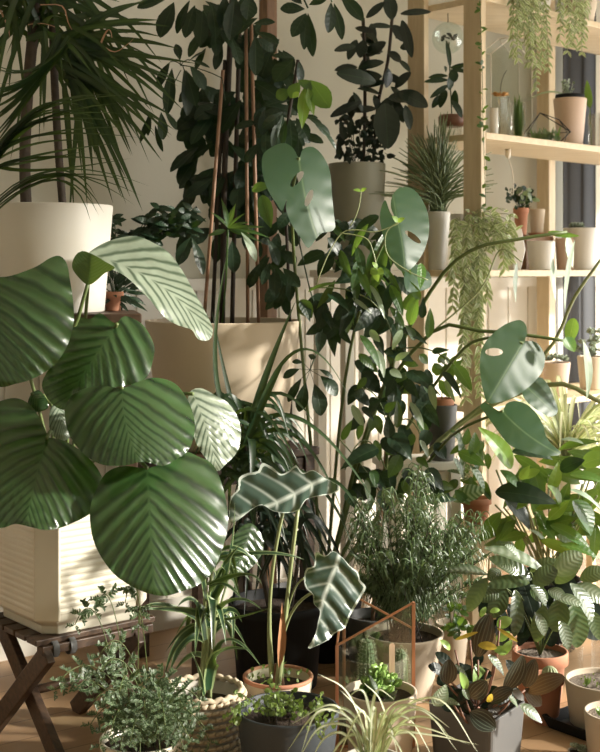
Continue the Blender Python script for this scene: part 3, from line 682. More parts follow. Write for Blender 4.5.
# ================================================================== MIDDLE
# ---- monstera: pot on the floor deep behind, leaves high on long stalks
c = G(325, 3.9)
mo = thing('monstera', 'swiss cheese plant with big slotted and heart-shaped leaves on long arching stalks', PP, tuple(c))
pot(mo, c, .095, .12, .22, M['black_pot'], .008)
mt = c+UP*.20
ML = [
 ([(262,168),(263,155),(272,147),(284,143),(293,148),(299,158),(303,149),(313,147),(323,156),(330,172),(332,195),(334,215),(335,228),(329,232),(322,233),(316,239),(308,248),(300,237),(291,223),(286,208),(287,199),(282,211),(277,204),(270,194),(264,180)], (299,158),(318,240),3.5,.55,.45,.14,4,.03,[ell(297,179,10,3.6,-50),ell(309,198,9,3.2,-68)]),
 ([(396,220),(391,208),(392,197),(399,188),(411,188),(421,198),(428,214),(429,233),(424,251),(414,266),(404,272),(395,265),(388,250),(382,232),(380,214),(385,200),(390,212)], (397,220),(405,271),3.5,.35,.35,.25,4,-.03,[ell(413,237,10,3,38)]),
 ([(481,352),(487,340),(497,330),(508,323),(520,320),(526,325),(527,334),(525,341),(533,341),(540,346),(545,357),(543,370),(536,380),(525,390),(512,398),(500,402),(488,403),(483,390),(480,370)], (523,343),(487,403),3.6,.35,.4,.16,4,.0,[ell(494,352,9,4,0)]),
 ([(502,412),(506,404),(514,401),(526,404),(536,413),(543,425),(548,440),(561,453),(553,456),(540,455),(525,451),(511,446),(500,434),(490,420),(480,406),(484,402),(494,408)], (503,412),(560,454),3.55,.3,1.0,.2,4,.05,[]),
 ([(522,392),(530,382),(540,377),(548,385),(554,398),(558,411),(551,417),(540,412),(528,403)], (527,387),(556,414),3.65,.8,.8,.15,4,.0,[]),
 ([(404,275),(410,266),(420,265),(430,274),(431,286),(420,291),(407,291)], (408,270),(427,290),3.6,.8,.8,.1,4,.0,[]),
]
for ol, b, tp, d, sx, sz, bow, n, ct, ho in ML:
    m = MB(); broad(m, ol, b, tp, d, sx, sz, bow, .0003, n, ct, ho, sp=3.0, wave=.0015, sag=.25); m.build('leaf', M['monstera'], mo)
def stalk(pts, r=.004, mat='stem', par=None, k=7):
    m = MB(); C = spline([P(*q) if len(q) == 3 and not isinstance(q, Vector) else q for q in pts], 14); m.tube(C, [lerp(r*1.15, r*.8, i/(len(C)-1)) for i in range(len(C))], k); return m.build('stem', M[mat], par or mo)
stalk([tuple(P_) if False else mt, P(300, 330, 3.8), P(292, 210, 3.6), P(299, 158, 3.51)], .005)
stalk([mt, P(345, 380, 3.85), P(372, 270, 3.62), P(397, 220, 3.51)], .005)
stalk([mt, P(380, 395, 3.85), P(430, 292, 3.7), P(470, 251, 3.62), P(520, 239, 3.6), P(567, 232, 3.6)], .006)
stalk([mt, P(370, 420, 3.85), P(432, 332, 3.72), P(480, 331, 3.66), P(525, 335, 3.64), P(566, 341, 3.62)], .006)
stalk([mt, P(400, 440, 3.85), P(455, 358, 3.7), P(487, 338, 3.66), P(523, 343, 3.61)], .005)
stalk([mt, P(430, 450, 3.9), P(540, 360, 3.8), P(574, 298, 3.75), P(602, 258, 3.72)], .006, 'palestem')
stalk([mt, P(430, 460, 3.9), P(460, 430, 3.7), P(503, 411, 3.56)], .005)
stalk([mt, P(440, 440, 3.9), P(545, 385, 3.8), P(596, 400, 3.75), P(612, 408, 3.75)], .008, 'palestem')
stalk([P(432, 332, 3.72), P(480, 290, 3.7), P(500, 250, 3.68), P(522, 262, 3.66)], .0025, 'palestem')
fo = MB()
pl(fo, [(517,262,516,303,14),(553,258,556,302,10),(575,240,565,313,10),(568,234,573,268,17)], 3.62, 'lance', .02, nrm=(.8, -.6, .4), bend=-.05)
pl(fo, [(595,268,598,312,9),(583,340,586,402,13)], 3.66, 'lance', .02, nrm=(.8, -.6, .4)); fo.build('foliage', M['pale'], mo)
fo = MB(); pl(fo, [(566,337,575,352,16),(574,318,568,346,14),(548,232,580,236,8)], 3.6, 'ovate', .02, bend=-.05); pl(fo, [(421,263,420,289,10)], 3.55, 'ovate', .01); fo.build('foliage', M['fresh'], mo)
fo = MB()      # fine climbing tendrils with tiny young leaves
for r in ([(316,285),(328,255),(342,233),(358,230),(375,232),(395,225),(400,221)], [(350,226),(358,210),(361,190)], [(340,233),(355,235),(368,240),(374,255),(377,270)], [(400,221),(388,230),(385,243),(390,258),(410,272),(428,280)]):
    fo.tube(spline([P(x, y, 3.45) for x, y in r], 18), .0016, 5)
fo.build('tendril', M['palestem'], mo)
fo = MB(); pl(fo, [(361,191,353,190,4),(361,191,367,188,4),(398,222,392,216,6),(398,222,405,218,6),(377,270,370,274,9),(377,270,384,273,8),(376,270,378,282,8),(377,268,372,262,6)], 3.44, 'ovate', .01); fo.build('young_foliage', M['lime'], mo)
# ---- umbrella plant cluster in front of the brown upright (arboricola, small)
c = G(292, 4.1)
ar = thing('umbrella_plant', 'green umbrella plant with lime young leaves left of the rubber plant', PP, tuple(c))
pot(ar, c, .08, .10, .18, M['terracotta'], .008) if False else None
c2 = c; m = MB(); m.lathe(c2, potprof(.06, .075, .16, .006), 32); m.build('pot', M['slate_pot'], ar)
m = MB(); m.lathe(c2+UP*.10, [(.0, .03), (.064, .03), (.064, .031), (0, .032)], 24); m.build('soil', M['soil'], ar)
m = MB(); m.tube(spline([c2+UP*.12, P(290, 330, 3.95), P(285, 160, 3.72), P(298, 60, 3.6)], 14), .005, 8); m.build('stem', M['darkstem'], ar)
fo = MB()
pl(fo, [(295,58,272,56,7),(293,60,275,82,23),(298,59,300,84,10),(283,115,273,150,16),(290,118,292,150,14),(296,118,308,140,14),(288,114,265,112,9),(283,112,262,128,12),(320,128,336,150,7),(312,120,330,137,9),(308,118,322,126,8),(286,120,283,146,9),(300,118,318,118,7)], 3.62, 'obov', .04)
cluster(fo, 44, 256, 302, 95, 150, 3.66, 3.8, .08, .036, 'obov', (-.5, .5))
fo.build('foliage', M['dark'], ar)
fo = MB(); pl(fo, [(310,80,330,108,22),(290,90,276,98,13),(300,82,290,98,14),(298,80,312,90,14)], 3.58, 'obov', .03); fo.build('foliage', M['mid'], ar)
fo = MB(); pl(fo, [(306,86,302,129,14),(308,88,314,116,10),(299,92,292,98,8),(303,90,318,96,8)], 3.55, 'lance', .02, bend=-.04); fo.build('young_foliage', M['lime'], ar)
fo = MB()      # low whorl of drooping leaflets
W_c = P(310, 370, 3.62)
for tx, ty, w in ((283,378,9),(288,402,9),(299,412,13),(321,416,17),(337,396,15),(313,354,8),(333,379,6),(292,362,6)):
    e = P(tx, ty, 3.62); g = lerp(W_c, e, .38)+Vector((0, 0, .012)); fo.tube([W_c, g], .001, 4); fo.leaf(g, e, w*3.62/F, 'obov', nrm=(0.2, -1, .7), bend=.12, nu=9, nv=5)
fo.tube(spline([P(310, 370, 3.62), P(322, 330, 3.7), P(310, 290, 3.75), P(290, 200, 3.75)], 8), .0022, 6)
fo.build('foliage', M['dark'], ar)

# ---- climbing leafy plant on a stake
c = G(372, 3.74)
cl = thing('climbing_plant', 'bushy glossy-leaved climber on a thin stake filling the middle', PP, tuple(c))
c_ = c
pot(cl, c_, .065, .078, .17, M['slate_pot'], .006)
m = MB(); m.tube([c_+UP*.13, P(387, 440, 3.9), P(393, 330, 3.85)], .006, 8); m.build('cane', M['cane'], cl)
m = MB(); m.tube(spline([c_+UP*.13, P(383, 520, 3.85), P(389, 420, 3.78), P(398, 300, 3.72)], 12), .005, 8)
for q in ([P(386, 470, 3.8), P(365, 440, 3.75), P(345, 470, 3.7)], [P(388, 430, 3.78), P(375, 395, 3.7), P(355, 390, 3.7)], [P(395, 350, 3.74), P(370, 300, 3.66), P(310, 288, 3.6)], [P(398, 350, 3.74), P(430, 350, 3.66), P(462, 372, 3.6)], [P(392, 400, 3.76), P(415, 380, 3.7), P(440, 395, 3.65)], [P(390, 430, 3.76), P(410, 420, 3.7), P(425, 450, 3.66)], [P(384, 500, 3.85), P(365, 470, 3.8), P(340, 440, 3.7)]):
    m.tube(spline(q, 8), .0022, 6)
m.build('stem', M['stem'], cl)
CD = [(378,448,340,470,22),(389,438,387,414,14),(390,435,412,461,25),(365,392,349,396,10),(370,412,383,398,12),(362,415,350,431,15),(362,407,374,421,9),(410,405,422,428,9),(425,405,440,428,14),(428,430,420,453,15),(380,472,388,491,15),(405,468,412,489,15),(425,470,444,491,19),(355,477,373,474,8),(348,490,356,509,14),(430,498,458,500,11),
 (321,332,318,354,14),(333,329,335,357,13),(352,285,362,313,26),(373,285,388,316,21),(328,293,350,313,17),(403,328,428,345,11),(413,372,438,395,15),(443,372,462,400,11),(432,352,450,350,8),(370,398,384,411,10),(375,335,384,358,11),(422,318,423,297,9),(405,380,420,400,12),(395,380,385,398,11),(402,400,396,425,12),(340,330,352,345,9),(330,320,342,330,9),(302,300,310,322,14),(325,310,332,330,10),(316,300,318,325,10)]
fo = MB(); pl(fo, CD, 3.66, 'drop', .07, bend=.08, fold=.2)
cluster(fo, 36, 350, 440, 345, 500, 3.70, 3.9, .085, .046, 'ovate', (-.4, .4), fold=.2)
cluster(fo, 54, 322, 402, 215, 325, 3.64, 3.85, .10, .042, 'ovate', (-.4, .4), fold=.2)
fo.build('foliage', M['dark'], cl)
CM = [(385,412,397,402,10),(397,428,397,400,10),(400,455,388,478,15),(390,285,403,316,11),(405,310,415,290,12),(410,325,418,297,13),(428,338,430,308,10),(360,335,380,370,11),(455,365,472,391,13),(360,260,352,290,12),(375,250,370,285,14),(385,245,380,282,10),(340,250,352,280,9),(300,300,312,318,16),(342,440,352,420,8),(440,380,450,398,9),(418,420,430,440,9),(362,425,358,440,8),(375,440,380,462,9),(420,300,408,280,9),(404,258,410,285,10),(415,340,405,325,9),(308,292,340,283,7)]
fo = MB(); pl(fo, CM, 3.62, 'ovate', .05, bend=.08, fold=.2)
cluster(fo, 26, 340, 440, 340, 500, 3.66, 3.9, .055, .028, 'ovate', (-.5, .5), fold=.2)
cluster(fo, 30, 330, 400, 222, 310, 3.6, 3.75, .10, .028, 'lance', (-.25, .25), fold=.2)
fo.build('foliage', M['mid'], cl)
fo = MB(); pl(fo, [(352,405,364,428,9),(383,490,395,508,11),(410,402,424,430,8),(430,385,436,410,8),(377,350,384,378,9),(370,330,380,342,8),(352,298,372,314,5),(390,370,402,378,9),(402,330,392,350,8),(366,480,368,500,7),(420,440,428,458,8),(395,360,410,352,7),(445,380,455,402,6),(370,285,385,320,7)], 3.6, 'ovate', .04)
fo.build('foliage', M['pale'], cl)

# ---- grey pot with terracotta liner on the white table
c = P(442, 462, 3.95); c.z = .6005
gp = thing('leafy_plant', 'grey pot lined with terracotta on the white side table', PP, tuple(c))
m = MB(); m.lathe(c, potprof(.038, .048, .175, .005), 36); m.build('pot', M['slate_pot'], gp)
m = MB(); m.lathe(c+UP*.12, potprof(.030, .040, .075, .005), 36); m.build('inner_pot', M['terracotta'], gp)
fo = MB(); cluster(fo, 14, 432, 452, 362, 380, 3.9, 3.98, .04, .022, 'ovate', (.6, 1.4)); fo.tube([c+UP*.16, c+UP*.25], .002, 5); fo.build('foliage', M['mid'], gp)

# ---- strap-leaved plant in the big black tub
c = G(277, 3.62)
sp2 = thing('dragon_tree', 'leggy dragon tree with long green strap leaves in the big black tub', PP, tuple(c))
pot(sp2, c, .115, .142, P(0, 600, 3.62).z, M['black_pot'], .006, rim=.006, rimh=.03, soil=.03)
zt = c+UP*.22
fo = MB()
for b, mid, e, w in (((248,440,3.5),(262,385,3.45),(296,300,3.4),10),((240,430,3.5),(215,370,3.45),(228,250,3.4),7),((243,440,3.5),(228,390,3.5),(212,310,3.45),7),((245,445,3.45),(262,405,3.4),(283,365,3.35),8),((250,440,3.5),(300,440,3.45),(345,520,3.35),6),((250,430,3.5),(310,425,3.45),(385,520,3.35),6),((252,425,3.45),(300,350,3.45),(350,400,3.4),4),((248,440,3.4),(252,450,3.35),(250,500,3.3),9),((250,450,3.45),(275,455,3.4),(300,500,3.35),7),
    ((300,470,3.5),(330,500,3.45),(352,545,3.4),5),((320,480,3.5),(345,490,3.45),(370,535,3.4),5)):
    fo.ribbon([P(*b), P(*mid), P(*e)], w*3.45/F, (.5, -.8, .6), 'blade', n=16, fold=.35)
for k_ in range(95):
    b = P(R.uniform(225, 262), R.uniform(405, 480), 3.5+R.uniform(-.06, .06)); a = R.uniform(0, PI); l = R.uniform(.12, .25)
    d = Vector((math.cos(a)*.9, R.uniform(-.6, .5), R.uniform(-.3, .6))); fo.ribbon([b, b+d*l*.5, b+d*l+Vector((0, 0, -l*.65))], .015, None, 'blade', n=8)
fo.build('foliage', M['palm'], sp2)
m = MB(); m.tube(spline([zt+Vector((-.02, 0, 0)), P(256, 530, 3.6), P(246, 440, 3.5)], 8), .009, 8); m.tube(spline([zt+Vector((.04, .03, 0)), P(300, 540, 3.6), P(302, 470, 3.52)], 8), .006, 8); m.build('stem', M['bark'], sp2)
fo = MB()
for k_ in range(60):
    b = P(R.uniform(245, 300), R.uniform(470, 560), R.uniform(3.45, 3.7)); a = R.uniform(-1, 1); l = R.uniform(.12, .22)
    fo.ribbon([b, b+Vector((a*.4, R.uniform(-.3, .2), .1))*l, b+Vector((a, R.uniform(-.5, .4), -.8))*l], .02, None, 'blade', n=8)
fo.build('foliage', M['darker'], sp2)

# ---- arrow-leaved plant
c = G(278, 3.17)
al = thing('alocasia', 'arrowhead plant with dark scalloped white-veined leaves in a pale terracotta pot', PP, tuple(c))
m = MB(); hz = P(0, 676, 3.17).z; m.lathe(c, potprof(.066, .088, hz, .007, .0), 48); m.build('pot', M['beige_pot'], al)
m = MB(); m.lathe(c+UP*(hz-.006), [(.0885, 0), (.0895, .001), (.0895, .007), (.088, .009), (.082, .009), (.080, .006), (.080, -.012)], 48, cap=False); m.build('pot_rim', M['terracotta'], al)
m = MB(); m.lathe(c+UP*(hz-.026), [(0, .004), (.04, .006), (.078, .0), (.078, -.004), (0, -.004)], 36); m.build('soil', M['soil'], al)
m = MB(); broad(m, [(231,497),(238,489),(239,478),(248,473),(258,471),(262,463),(272,467),(281,474),(290,470),(296,465),(303,473),(313,470),(325,478),(335,483),(340,489),(331,494),(319,496),(306,500),(299,510),(286,513),(273,511),(262,505),(251,510),(241,518),(231,523),(229,510)], (312,484),(231,520),3.12,.1,1.5,.2,.004,4.5,-.03,sp=2.8,wave=.008); m.build('leaf', M['alocasia'], al)
m = MB(); broad(m, [(316,552),(325,556),(333,551),(342,557),(350,566),(358,572),(360,580),(366,587),(361,597),(356,606),(350,616),(345,628),(335,633),(328,640),(314,647),(308,648),(315,635),(318,622),(320,611),(314,604),(313,595),(306,588),(304,577),(307,568),(314,566)], (336,566),(312,645),3.02,.1,.45,.2,.004,4.5,.03,sp=2.8,wave=.006); m.build('leaf', M['alocasia'], al)
b_ = c+UP*(hz-.02)
for pts, r in (([b_+Vector((-.012, 0, 0)), P(270, 600, 3.15), P(283, 512, 3.12)], .0052), ([b_+Vector((.0, -.01, 0)), P(287, 600, 3.12), P(298, 508, 3.11)], .0058), ([b_, P(292, 612, 3.1), P(332, 590, 3.04)], .0042), ([b_+Vector((.01, 0, 0)), P(288, 610, 3.13), P(304, 578, 3.08)], .0028)):
    m = MB(); C = spline(pts, 12); m.tube(C, [lerp(r*1.6, r*.85, min(1, i/6)) for i in range(13)], 9); m.build('stem', M['palestem'], al)
m = MB(); m.leaf(P(279, 668, 3.13), P(282, 602, 3.11), .022, 'lance', fold=.5); m.build('sheath', M['sheath'], al)
m = MB(); C = [b_+UP*(-.005), b_+UP*.05]; m.tube(C, [.018, .010], 12); m.build('stem', M['redstem'], al)
fo = MB()
for i in range(46):
    a, q = R.uniform(0, 2*PI), R.uniform(.03, .095); g = c+Vector((math.cos(a)*q, math.sin(a)*q, hz+R.uniform(-.01, .02)-max(0, q-.07)*.6)); fo.leaf(g, g+Vector((R.uniform(-.01, .01), -.004, R.uniform(-.002, .008))), .011, 'ellip', nu=6, nv=3)
fo.build('creeping_foliage', M['clover'], al)

# ---- blue-grey pot with small creeping plant
c = G(288, 2.87)
nv_ = thing('creeping_plant', 'blue-grey pot overflowing with a tiny-leaved creeper, at the front below the arrowhead plant', PP, tuple(c))
hz = P(0, 708, 2.87).z; m = MB(); m.lathe(c, potprof(.095, .118, hz, .005), 56); m.build('pot', M['navy_pot'], nv_)
m = MB(); n = 14; kk = 30; V = np.zeros((n, kk, 3))
for i in range(n):
    for j in range(kk):
        a = 2*PI*j/kk; q = .112*i/(n-1); V[i, j] = (c.x+q*math.cos(a), c.y+q*math.sin(a), hz-.03+R.uniform(-.004, .004)*(i < n-1)+.03*max(0, 1-i/8))
m.grid(V, closed=True); m.build('soil', M['soil'], nv_)
fo = MB(); st_ = MB()
for i in range(60):
    a = R.uniform(0, 2*PI); q = R.uniform(0, .06); g0 = c+Vector((math.cos(a)*q-.01, math.sin(a)*q, hz-.02)); g1 = g0+Vector((R.gauss(0, .035), R.gauss(-.01, .03), R.uniform(.015, .06))); st_.tube(spline([g0, lerp(g0, g1, .5)+UP*.01, g1], 5), .0008, 4)
    for q in range(5):
        g = lerp(g0, g1, R.uniform(.4, 1.05)); fo.leaf(g, g+Vector((R.uniform(-.012, .012), R.uniform(-.006, .004), R.uniform(-.003, .009))), .011, 'ellip', nu=6, nv=3)
for i in range(7):
    x0, y0 = R.uniform(238, 262), R.uniform(700, 715); g0 = P(x0, y0, 2.84); g1 = P(x0-R.uniform(5, 26), y0+R.uniform(5, 18), 2.80)
    for q in range(7): g = lerp(g0, g1, q/6); fo.leaf(g, g+Vector((R.uniform(-.01, .01), -.004, R.uniform(-.004, .008))), .011, 'ellip', nu=6, nv=3)
for i in range(9):
    x0, y0 = R.uniform(308, 335), R.uniform(698, 715); g0 = P(x0, y0, 2.80); g1 = P(x0+R.uniform(-4, 6), y0+R.uniform(8, 34), 2.72); st_.tube([g0, g1], .0008, 4)
    for q in range(8): g = lerp(g0, g1, q/7); fo.leaf(g, g+Vector((R.uniform(-.01, .01), -.004, R.uniform(-.004, .008))), .012, 'ellip', nu=6, nv=3)
fo.build('foliage', M['clover'], nv_); st_.build('stem', M['darkstem'], nv_)

# ---- striped dragon plant in the woven basket
c = G(203, 3.03)
bk = thing('striped_dragon_plant', 'narrow-leaved plant with cream-edged arching leaves in a woven rope basket', PP, tuple(c))
hz = P(0, 690, 3.03).z; br_ = .088; rows = 11
m = MB(); m.lathe(c, [(0, 0), (br_, 0), (br_+.004, .004), (br_+.010, hz-.006), (br_+.004, hz-.006), (br_-.004, .01), (0, .01)], 48); m.build('basket_lining', M['concrete'], bk)
m = MB()
for r_ in range(rows):
    z = .010+r_*(hz-.018)/(rows-1)
    for j in range(34):
        a = 2*PI*(j+.5*(r_ % 2))/34; rr_ = br_+.010; g = c+Vector((math.cos(a)*rr_, math.sin(a)*rr_, z)); tn = Vector((-math.sin(a), math.cos(a), 0))
        m.tube([g-tn*.010-UP*.004, g-tn*.004+Vector((math.cos(a), math.sin(a), 0))*.004, g+tn*.004+Vector((math.cos(a), math.sin(a), 0))*.004, g+tn*.010+UP*.004], [.003, .0058, .0058, .003], 6)
m.build('woven_side', M['rattan'], bk)
m = MB(); C = [c+Vector((math.cos(a)*(br_+.006), math.sin(a)*(br_+.006), hz+.002+.003*math.sin(a*22))) for a in [2*PI*i/96 for i in range(97)]]; m.tube(C, .007, 8); m.build('rim', M['rattan'], bk)
m = MB(); m.lathe(c+UP*(hz-.035), [(0, 0), (br_-.003, .0), (br_-.003, -.01), (0, -.01)], 36); m.build('soil', M['soil'], bk)
tb = c+UP*(hz-.03)
for dx in (-.012, 0, .016):
    m = MB(); m.tube(spline([tb+Vector((dx, 0, 0)), P(208+dx*300, 640, 3.02), P(212+dx*600, 570, 3.0)], 6), .0055, 8); m.build('stem', M['palestem'], bk)
fo = MB()
DL = [((205,625),(190,612),(140,609),11),((205,625),(165,605),(137,612),6),((210,560),(235,548),(262,570),7),((212,560),(265,553),(305,560),6),((208,620),(235,600),(262,610),8),((208,615),(218,608),(226,645),9),((203,640),(185,640),(170,672),12),((205,630),(200,610),(195,655),12),((207,628),(212,600),(212,650),13),((212,660),(232,640),(262,668),7),
      ((208,690),(218,655),(250,650),14),((205,640),(195,602),(177,607),9),((208,625),(180,640),(165,675),8),((212,600),(228,560),(235,500),9),((215,580),(208,530),(225,480),9),((206,600),(200,560),(196,520),7),((210,590),(225,585),(242,600),9),((210,585),(245,575),(262,585),8),((204,695),(198,670),(190,650),7),((212,600),(222,570),(240,545),10),((208,610),(222,620),(270,608),7)]
for a, b, e, w in DL:
    d0 = 3.0+R.uniform(-.05, .03); fo.ribbon([P(*a, d0), P(*b, d0-.03), P(*e, d0-R.uniform(0, .12))], w*3.0/F, (.5, -.7, 1), 'blade', n=14, fold=.25, nv=5)
for i in range(16):
    y = R.uniform(560, 680); a = R.choice((-1, 1)); d0 = 3.05; fo.ribbon([P(209, y, d0), P(209+a*R.uniform(12, 22), y-R.uniform(5, 20), d0+.03), P(209+a*R.uniform(22, 45), y+R.uniform(-5, 25), d0+R.uniform(-.05, .08))], .018, None, 'blade', n=10, nv=5)
fo.build('foliage', M['edged'], bk)
m = MB(); broad(m, [(232,540),(240,528),(250,523),(259,530),(264,545),(258,560),(245,573),(234,574),(229,560)], (252,525),(236,573),3.3,.5,.4,.12,.003,7,0,sp=2.5); m.build('leaf', M['orbifolia'], bk)
m = MB(); m.tube(spline([tb, P(222, 600, 3.2), P(250, 526, 3.31)], 8), .003, 6); m.build('stem', M['stem'], bk)

# ---- fern-like plant, front left
c = G(142, 2.86)
fe = thing('fern', 'feathery fern-like plant with pale-edged leaflets in a cream pot, front left by the stool', PP, tuple(c))
hz = P(0, 737, 2.86).z; pot(fe, c, .078, .097, hz, M['cream_pot'], .006, soil=.02)
tb = c+UP*(hz-.02); fo = MB(); sm = MB()
def frond(b, e, arch, npair=11, ll=.045, sag=.0, dens=1):
    C = spline([b, lerp(b, e, .5)+UP*arch, e], 16); sm.tube(C, [.0012]*17, 5)
    for q in range(16-npair, 17, 2):
        for sg in (-1, 1):
            d = (C[min(q+1, 16)]-C[q-1]).normalized(); sd = d.cross(Vector((.2, -1, .6))).normalized()*sg; l = ll*(1.15-(q-4)/18)
            e2 = C[q]+sd*l+d*l*.5+Vector((0, -.004, R.uniform(-.3, .1)*l))
            for h in range(4):
                g = lerp(C[q], e2, (h+1)/4); 
                for s2 in (-1, 1): fo.leaf(g-(sd*l*.12), g+d*s2*l*.34+sd*l*.2+Vector((0, 0, R.uniform(-.003, .003))), l*.30, 'ovate', nrm=(R.uniform(-.4, .9), -.7, .9), nu=5, nv=3)
            
FR0 = 1
FR = [(75,625),(95,612),(112,605),(125,603),(140,625),(60,680),(80,678),(100,672),(55,690),(95,700),(72,712),(90,725),(110,735),(130,742),(150,735),(165,725),(185,715),(205,728),(210,742),(190,740),(200,700),(175,690),(190,672),(120,690),(140,700),(155,690),(110,710),(130,715),(160,705),(180,730),(85,690),(145,720),(120,752),(140,755),(160,750),(100,745),(185,752),(100,655),(125,650),(165,735),(178,748),(120,745)]
for x, y in [f for i_, f in enumerate(FR) if i_ % 4 != 2 or f[1] > 735]:
    d1 = 2.86+R.uniform(-.16, .02); e = P(x, y, d1); frond(tb+Vector((R.uniform(-.04, .04), R.uniform(-.03, .03), 0)), e, .05+.1*max(0, (700-y)/100)+.02, 8 if y > 660 else 6, .032)
fo.build('foliage', M['fineold'], fe); sm.build('stem', M['stem'], fe)

# ---- foreground spider plant
c = G(372, 2.72)
sf = thing('spider_plant', 'spider plant with thin arching cream-striped leaves at the bottom edge, front middle', PP, tuple(c))
hz = P(0, 758, 2.72).z; pot(sf, c, .05, .066, hz, M['concrete'], .006, soil=.015)
fo = MB(); b0 = c+UP*(hz-.01)
AR_ = [((362,725),(345,690),(318,674)),((385,730),(380,700),(363,682)),((372,725),(355,705),(340,690)),((350,712),(315,715),(286,753)),((350,720),(318,712),(300,756)),((350,728),(320,728),(298,760)),((345,735),(325,738),(310,762)),((395,720),(425,712),(458,752)),((395,715),(440,700),(480,756)),((400,725),(430,718),(452,740)),((395,728),(425,728),(470,745)),((395,735),(430,735),(480,745)),((385,715),(405,700),(440,705)),((392,712),(420,708),(450,728)),((385,722),(410,720),(435,762)),((365,715),(355,720),(335,765)),((375,710),(372,720),(370,760)),((380,715),(390,725),(400,765)),((368,705),(360,690),(345,700)),((350,722),(330,705),(290,725)),((360,725),(335,720),(318,740)),((398,732),(415,738),(420,765)),((372,712),(378,690),(395,700)),((355,735),(335,750),(330,775)),((385,735),(398,745),(410,775))]
for m1, m2, e in AR_:
    d1 = 2.70-R.uniform(.0, .14); fo.ribbon([b0+Vector((R.uniform(-.02, .02), R.uniform(-.02, .02), 0)), P(*m1, lerp(2.72, d1, .35)), P(*m2, lerp(2.72, d1, .7)), P(*e, d1)], .0082, (.2, -.7, 1), 'blade', n=18, fold=.35, var=R.uniform(.3, 1))
fo.build('foliage', M['spider'], sf)

# ---- succulent pot
c = G(380, 3.0)
su = thing('succulent', 'plump bright green succulent in a wide sandy pot before the glass terrarium', PP, tuple(c))
hz = P(0, 690, 3.0).z; pot(su, c, .072, .089, hz, M['sand_pot'], .007, soil=.018)
fo = MB(); fg = MB()
def fatleaf(mb, a, b, w, th=.35, k=8, n=7, var=None):
    a, b = Vector(a), Vector(b); d = (b-a); L = d.length; d.normalize(); u = d.orthogonal().normalized(); v = d.cross(u)
    V = np.zeros((n, k, 3)); 
    for i in range(n):
        t = i/(n-1); f = max(.03, math.sin(PI*min(.97, max(.03, t**1.15)))**.6)*w/2
        for j in range(k):
            q = 2*PI*j/k; V[i, j] = a+d*L*t+u*math.cos(q)*f+v*math.sin(q)*f*th
    mb.grid(V, closed=True, var=R.random() if var is None else var, AC=np.zeros((n, k)), UV=np.stack([np.full((n, k), .8), np.linspace(0, 1, n)[:, None].repeat(k, 1)], -1))
tb = c+UP*(hz-.018)
for i in range(26):
    a = R.uniform(0, 2*PI); q = R.uniform(0, .042); ctr = tb+Vector((math.cos(a)*q-.004, math.sin(a)*q, R.uniform(.01, .072)-q*.6)); ro = Vector((math.cos(a)*q*12, -.5, 1)).normalized()
    for h in range(7):
        b = 2*PI*h/7+a; dr_ = Vector((math.cos(b), math.sin(b)*.8, .55+ro.z*.3)).normalized(); fatleaf(fo, ctr, ctr+dr_*.025, .019)
    fo.tube([tb+Vector((math.cos(a)*q*.5, 0, 0)), ctr], .002, 5)
fo.build('foliage', M['succ'], su)
for x0, y0, x1, y1, w in ((370,676,378,694,8),(386,700,397,690,9),(380,706,395,697,9)): fatleaf(fg, P(x0, y0, 2.94), P(x1, y1, 2.92), w*2.9/F, .4)
fg.build('leaf', M['pale'], su)
# plant marker
m = MB(); m.beam(P(392, 700, 3.03), P(392, 645, 3.04), .014, .002, (1, 0, 0)); m.tube([P(392, 646, 3.0405)-Vector((0, .001, 0)), P(392, 646, 3.0405)+Vector((0, .001, 0))], .007, 16)
tag(m.build('plant_marker', M['tag'], loc=tuple(P(392, 700, 3.03)), smooth=False), 'blank rounded wooden plant marker stuck in the succulent pot', 'plant marker')
# ---- copper terrarium
d1, d2 = 3.14, 3.30
c = G(376, 3.22)
te = thing('terrarium', 'copper-framed glass terrarium with slanting top behind the succulent', 'terrarium', tuple(c))
fl, frt, bl, brt = G(337, d1), G(413.5, d1), G(344, d2), G(413, d2)
zt_ = {'fl': P(0, 647, d1).z, 'fr': P(0, 604, d1).z, 'bl': P(0, 592, d2).z, 'br': P(0, 630, d2).z}
T = lambda p, z: Vector((p.x, p.y, z))
ed = [(fl, T(fl, zt_['fl'])), (frt, T(frt, zt_['fr'])), (bl, T(bl, zt_['bl'])), (brt, T(brt, zt_['br'])), (T(fl, zt_['fl']), T(frt, zt_['fr'])), (T(bl, zt_['bl']), T(brt, zt_['br'])), (T(fl, zt_['fl']), T(bl, zt_['bl'])), (T(frt, zt_['fr']), T(brt, zt_['br'])),
      (fl, frt), (bl, brt), (fl, bl), (frt, brt)]
for a, b in ed:
    z = UP*.004; m = MB(); m.beam(a+z, b+z, .0085 if abs((a-b).z) > .1 and (a-b).xy.length < .01 else .0055, .0055); m.build('frame_bar', M['copper'], te, False, bevel=.0008)
def quad(name, pts, mat, par, off=.0):
    m = MB(); m.add([tuple(p) for p in pts], [(0, 1, 2, 3)]); return m.build(name, mat, par, False, thick=.0015)
quad('glass_pane', [fl, frt, T(frt, zt_['fr']), T(fl, zt_['fl'])], M['pane'], te)
quad('glass_pane', [frt, brt, T(brt, zt_['br']), T(frt, zt_['fr'])], M['pane'], te)
quad('glass_pane', [fl, bl, T(bl, zt_['bl']), T(fl, zt_['fl'])], M['pane'], te)
m = MB(); m.add([tuple(p+UP*z) for z in (.002, .07) for p in (lerp(fl, brt, .03), lerp(frt, bl, .03), lerp(brt, fl, .03), lerp(bl, frt, .03))], [(3, 2, 1, 0), (4, 5, 6, 7), (0, 1, 5, 4), (1, 2, 6, 5), (2, 3, 7, 6), (3, 0, 4, 7)]); m.build('soil', M['grit'], te, False)
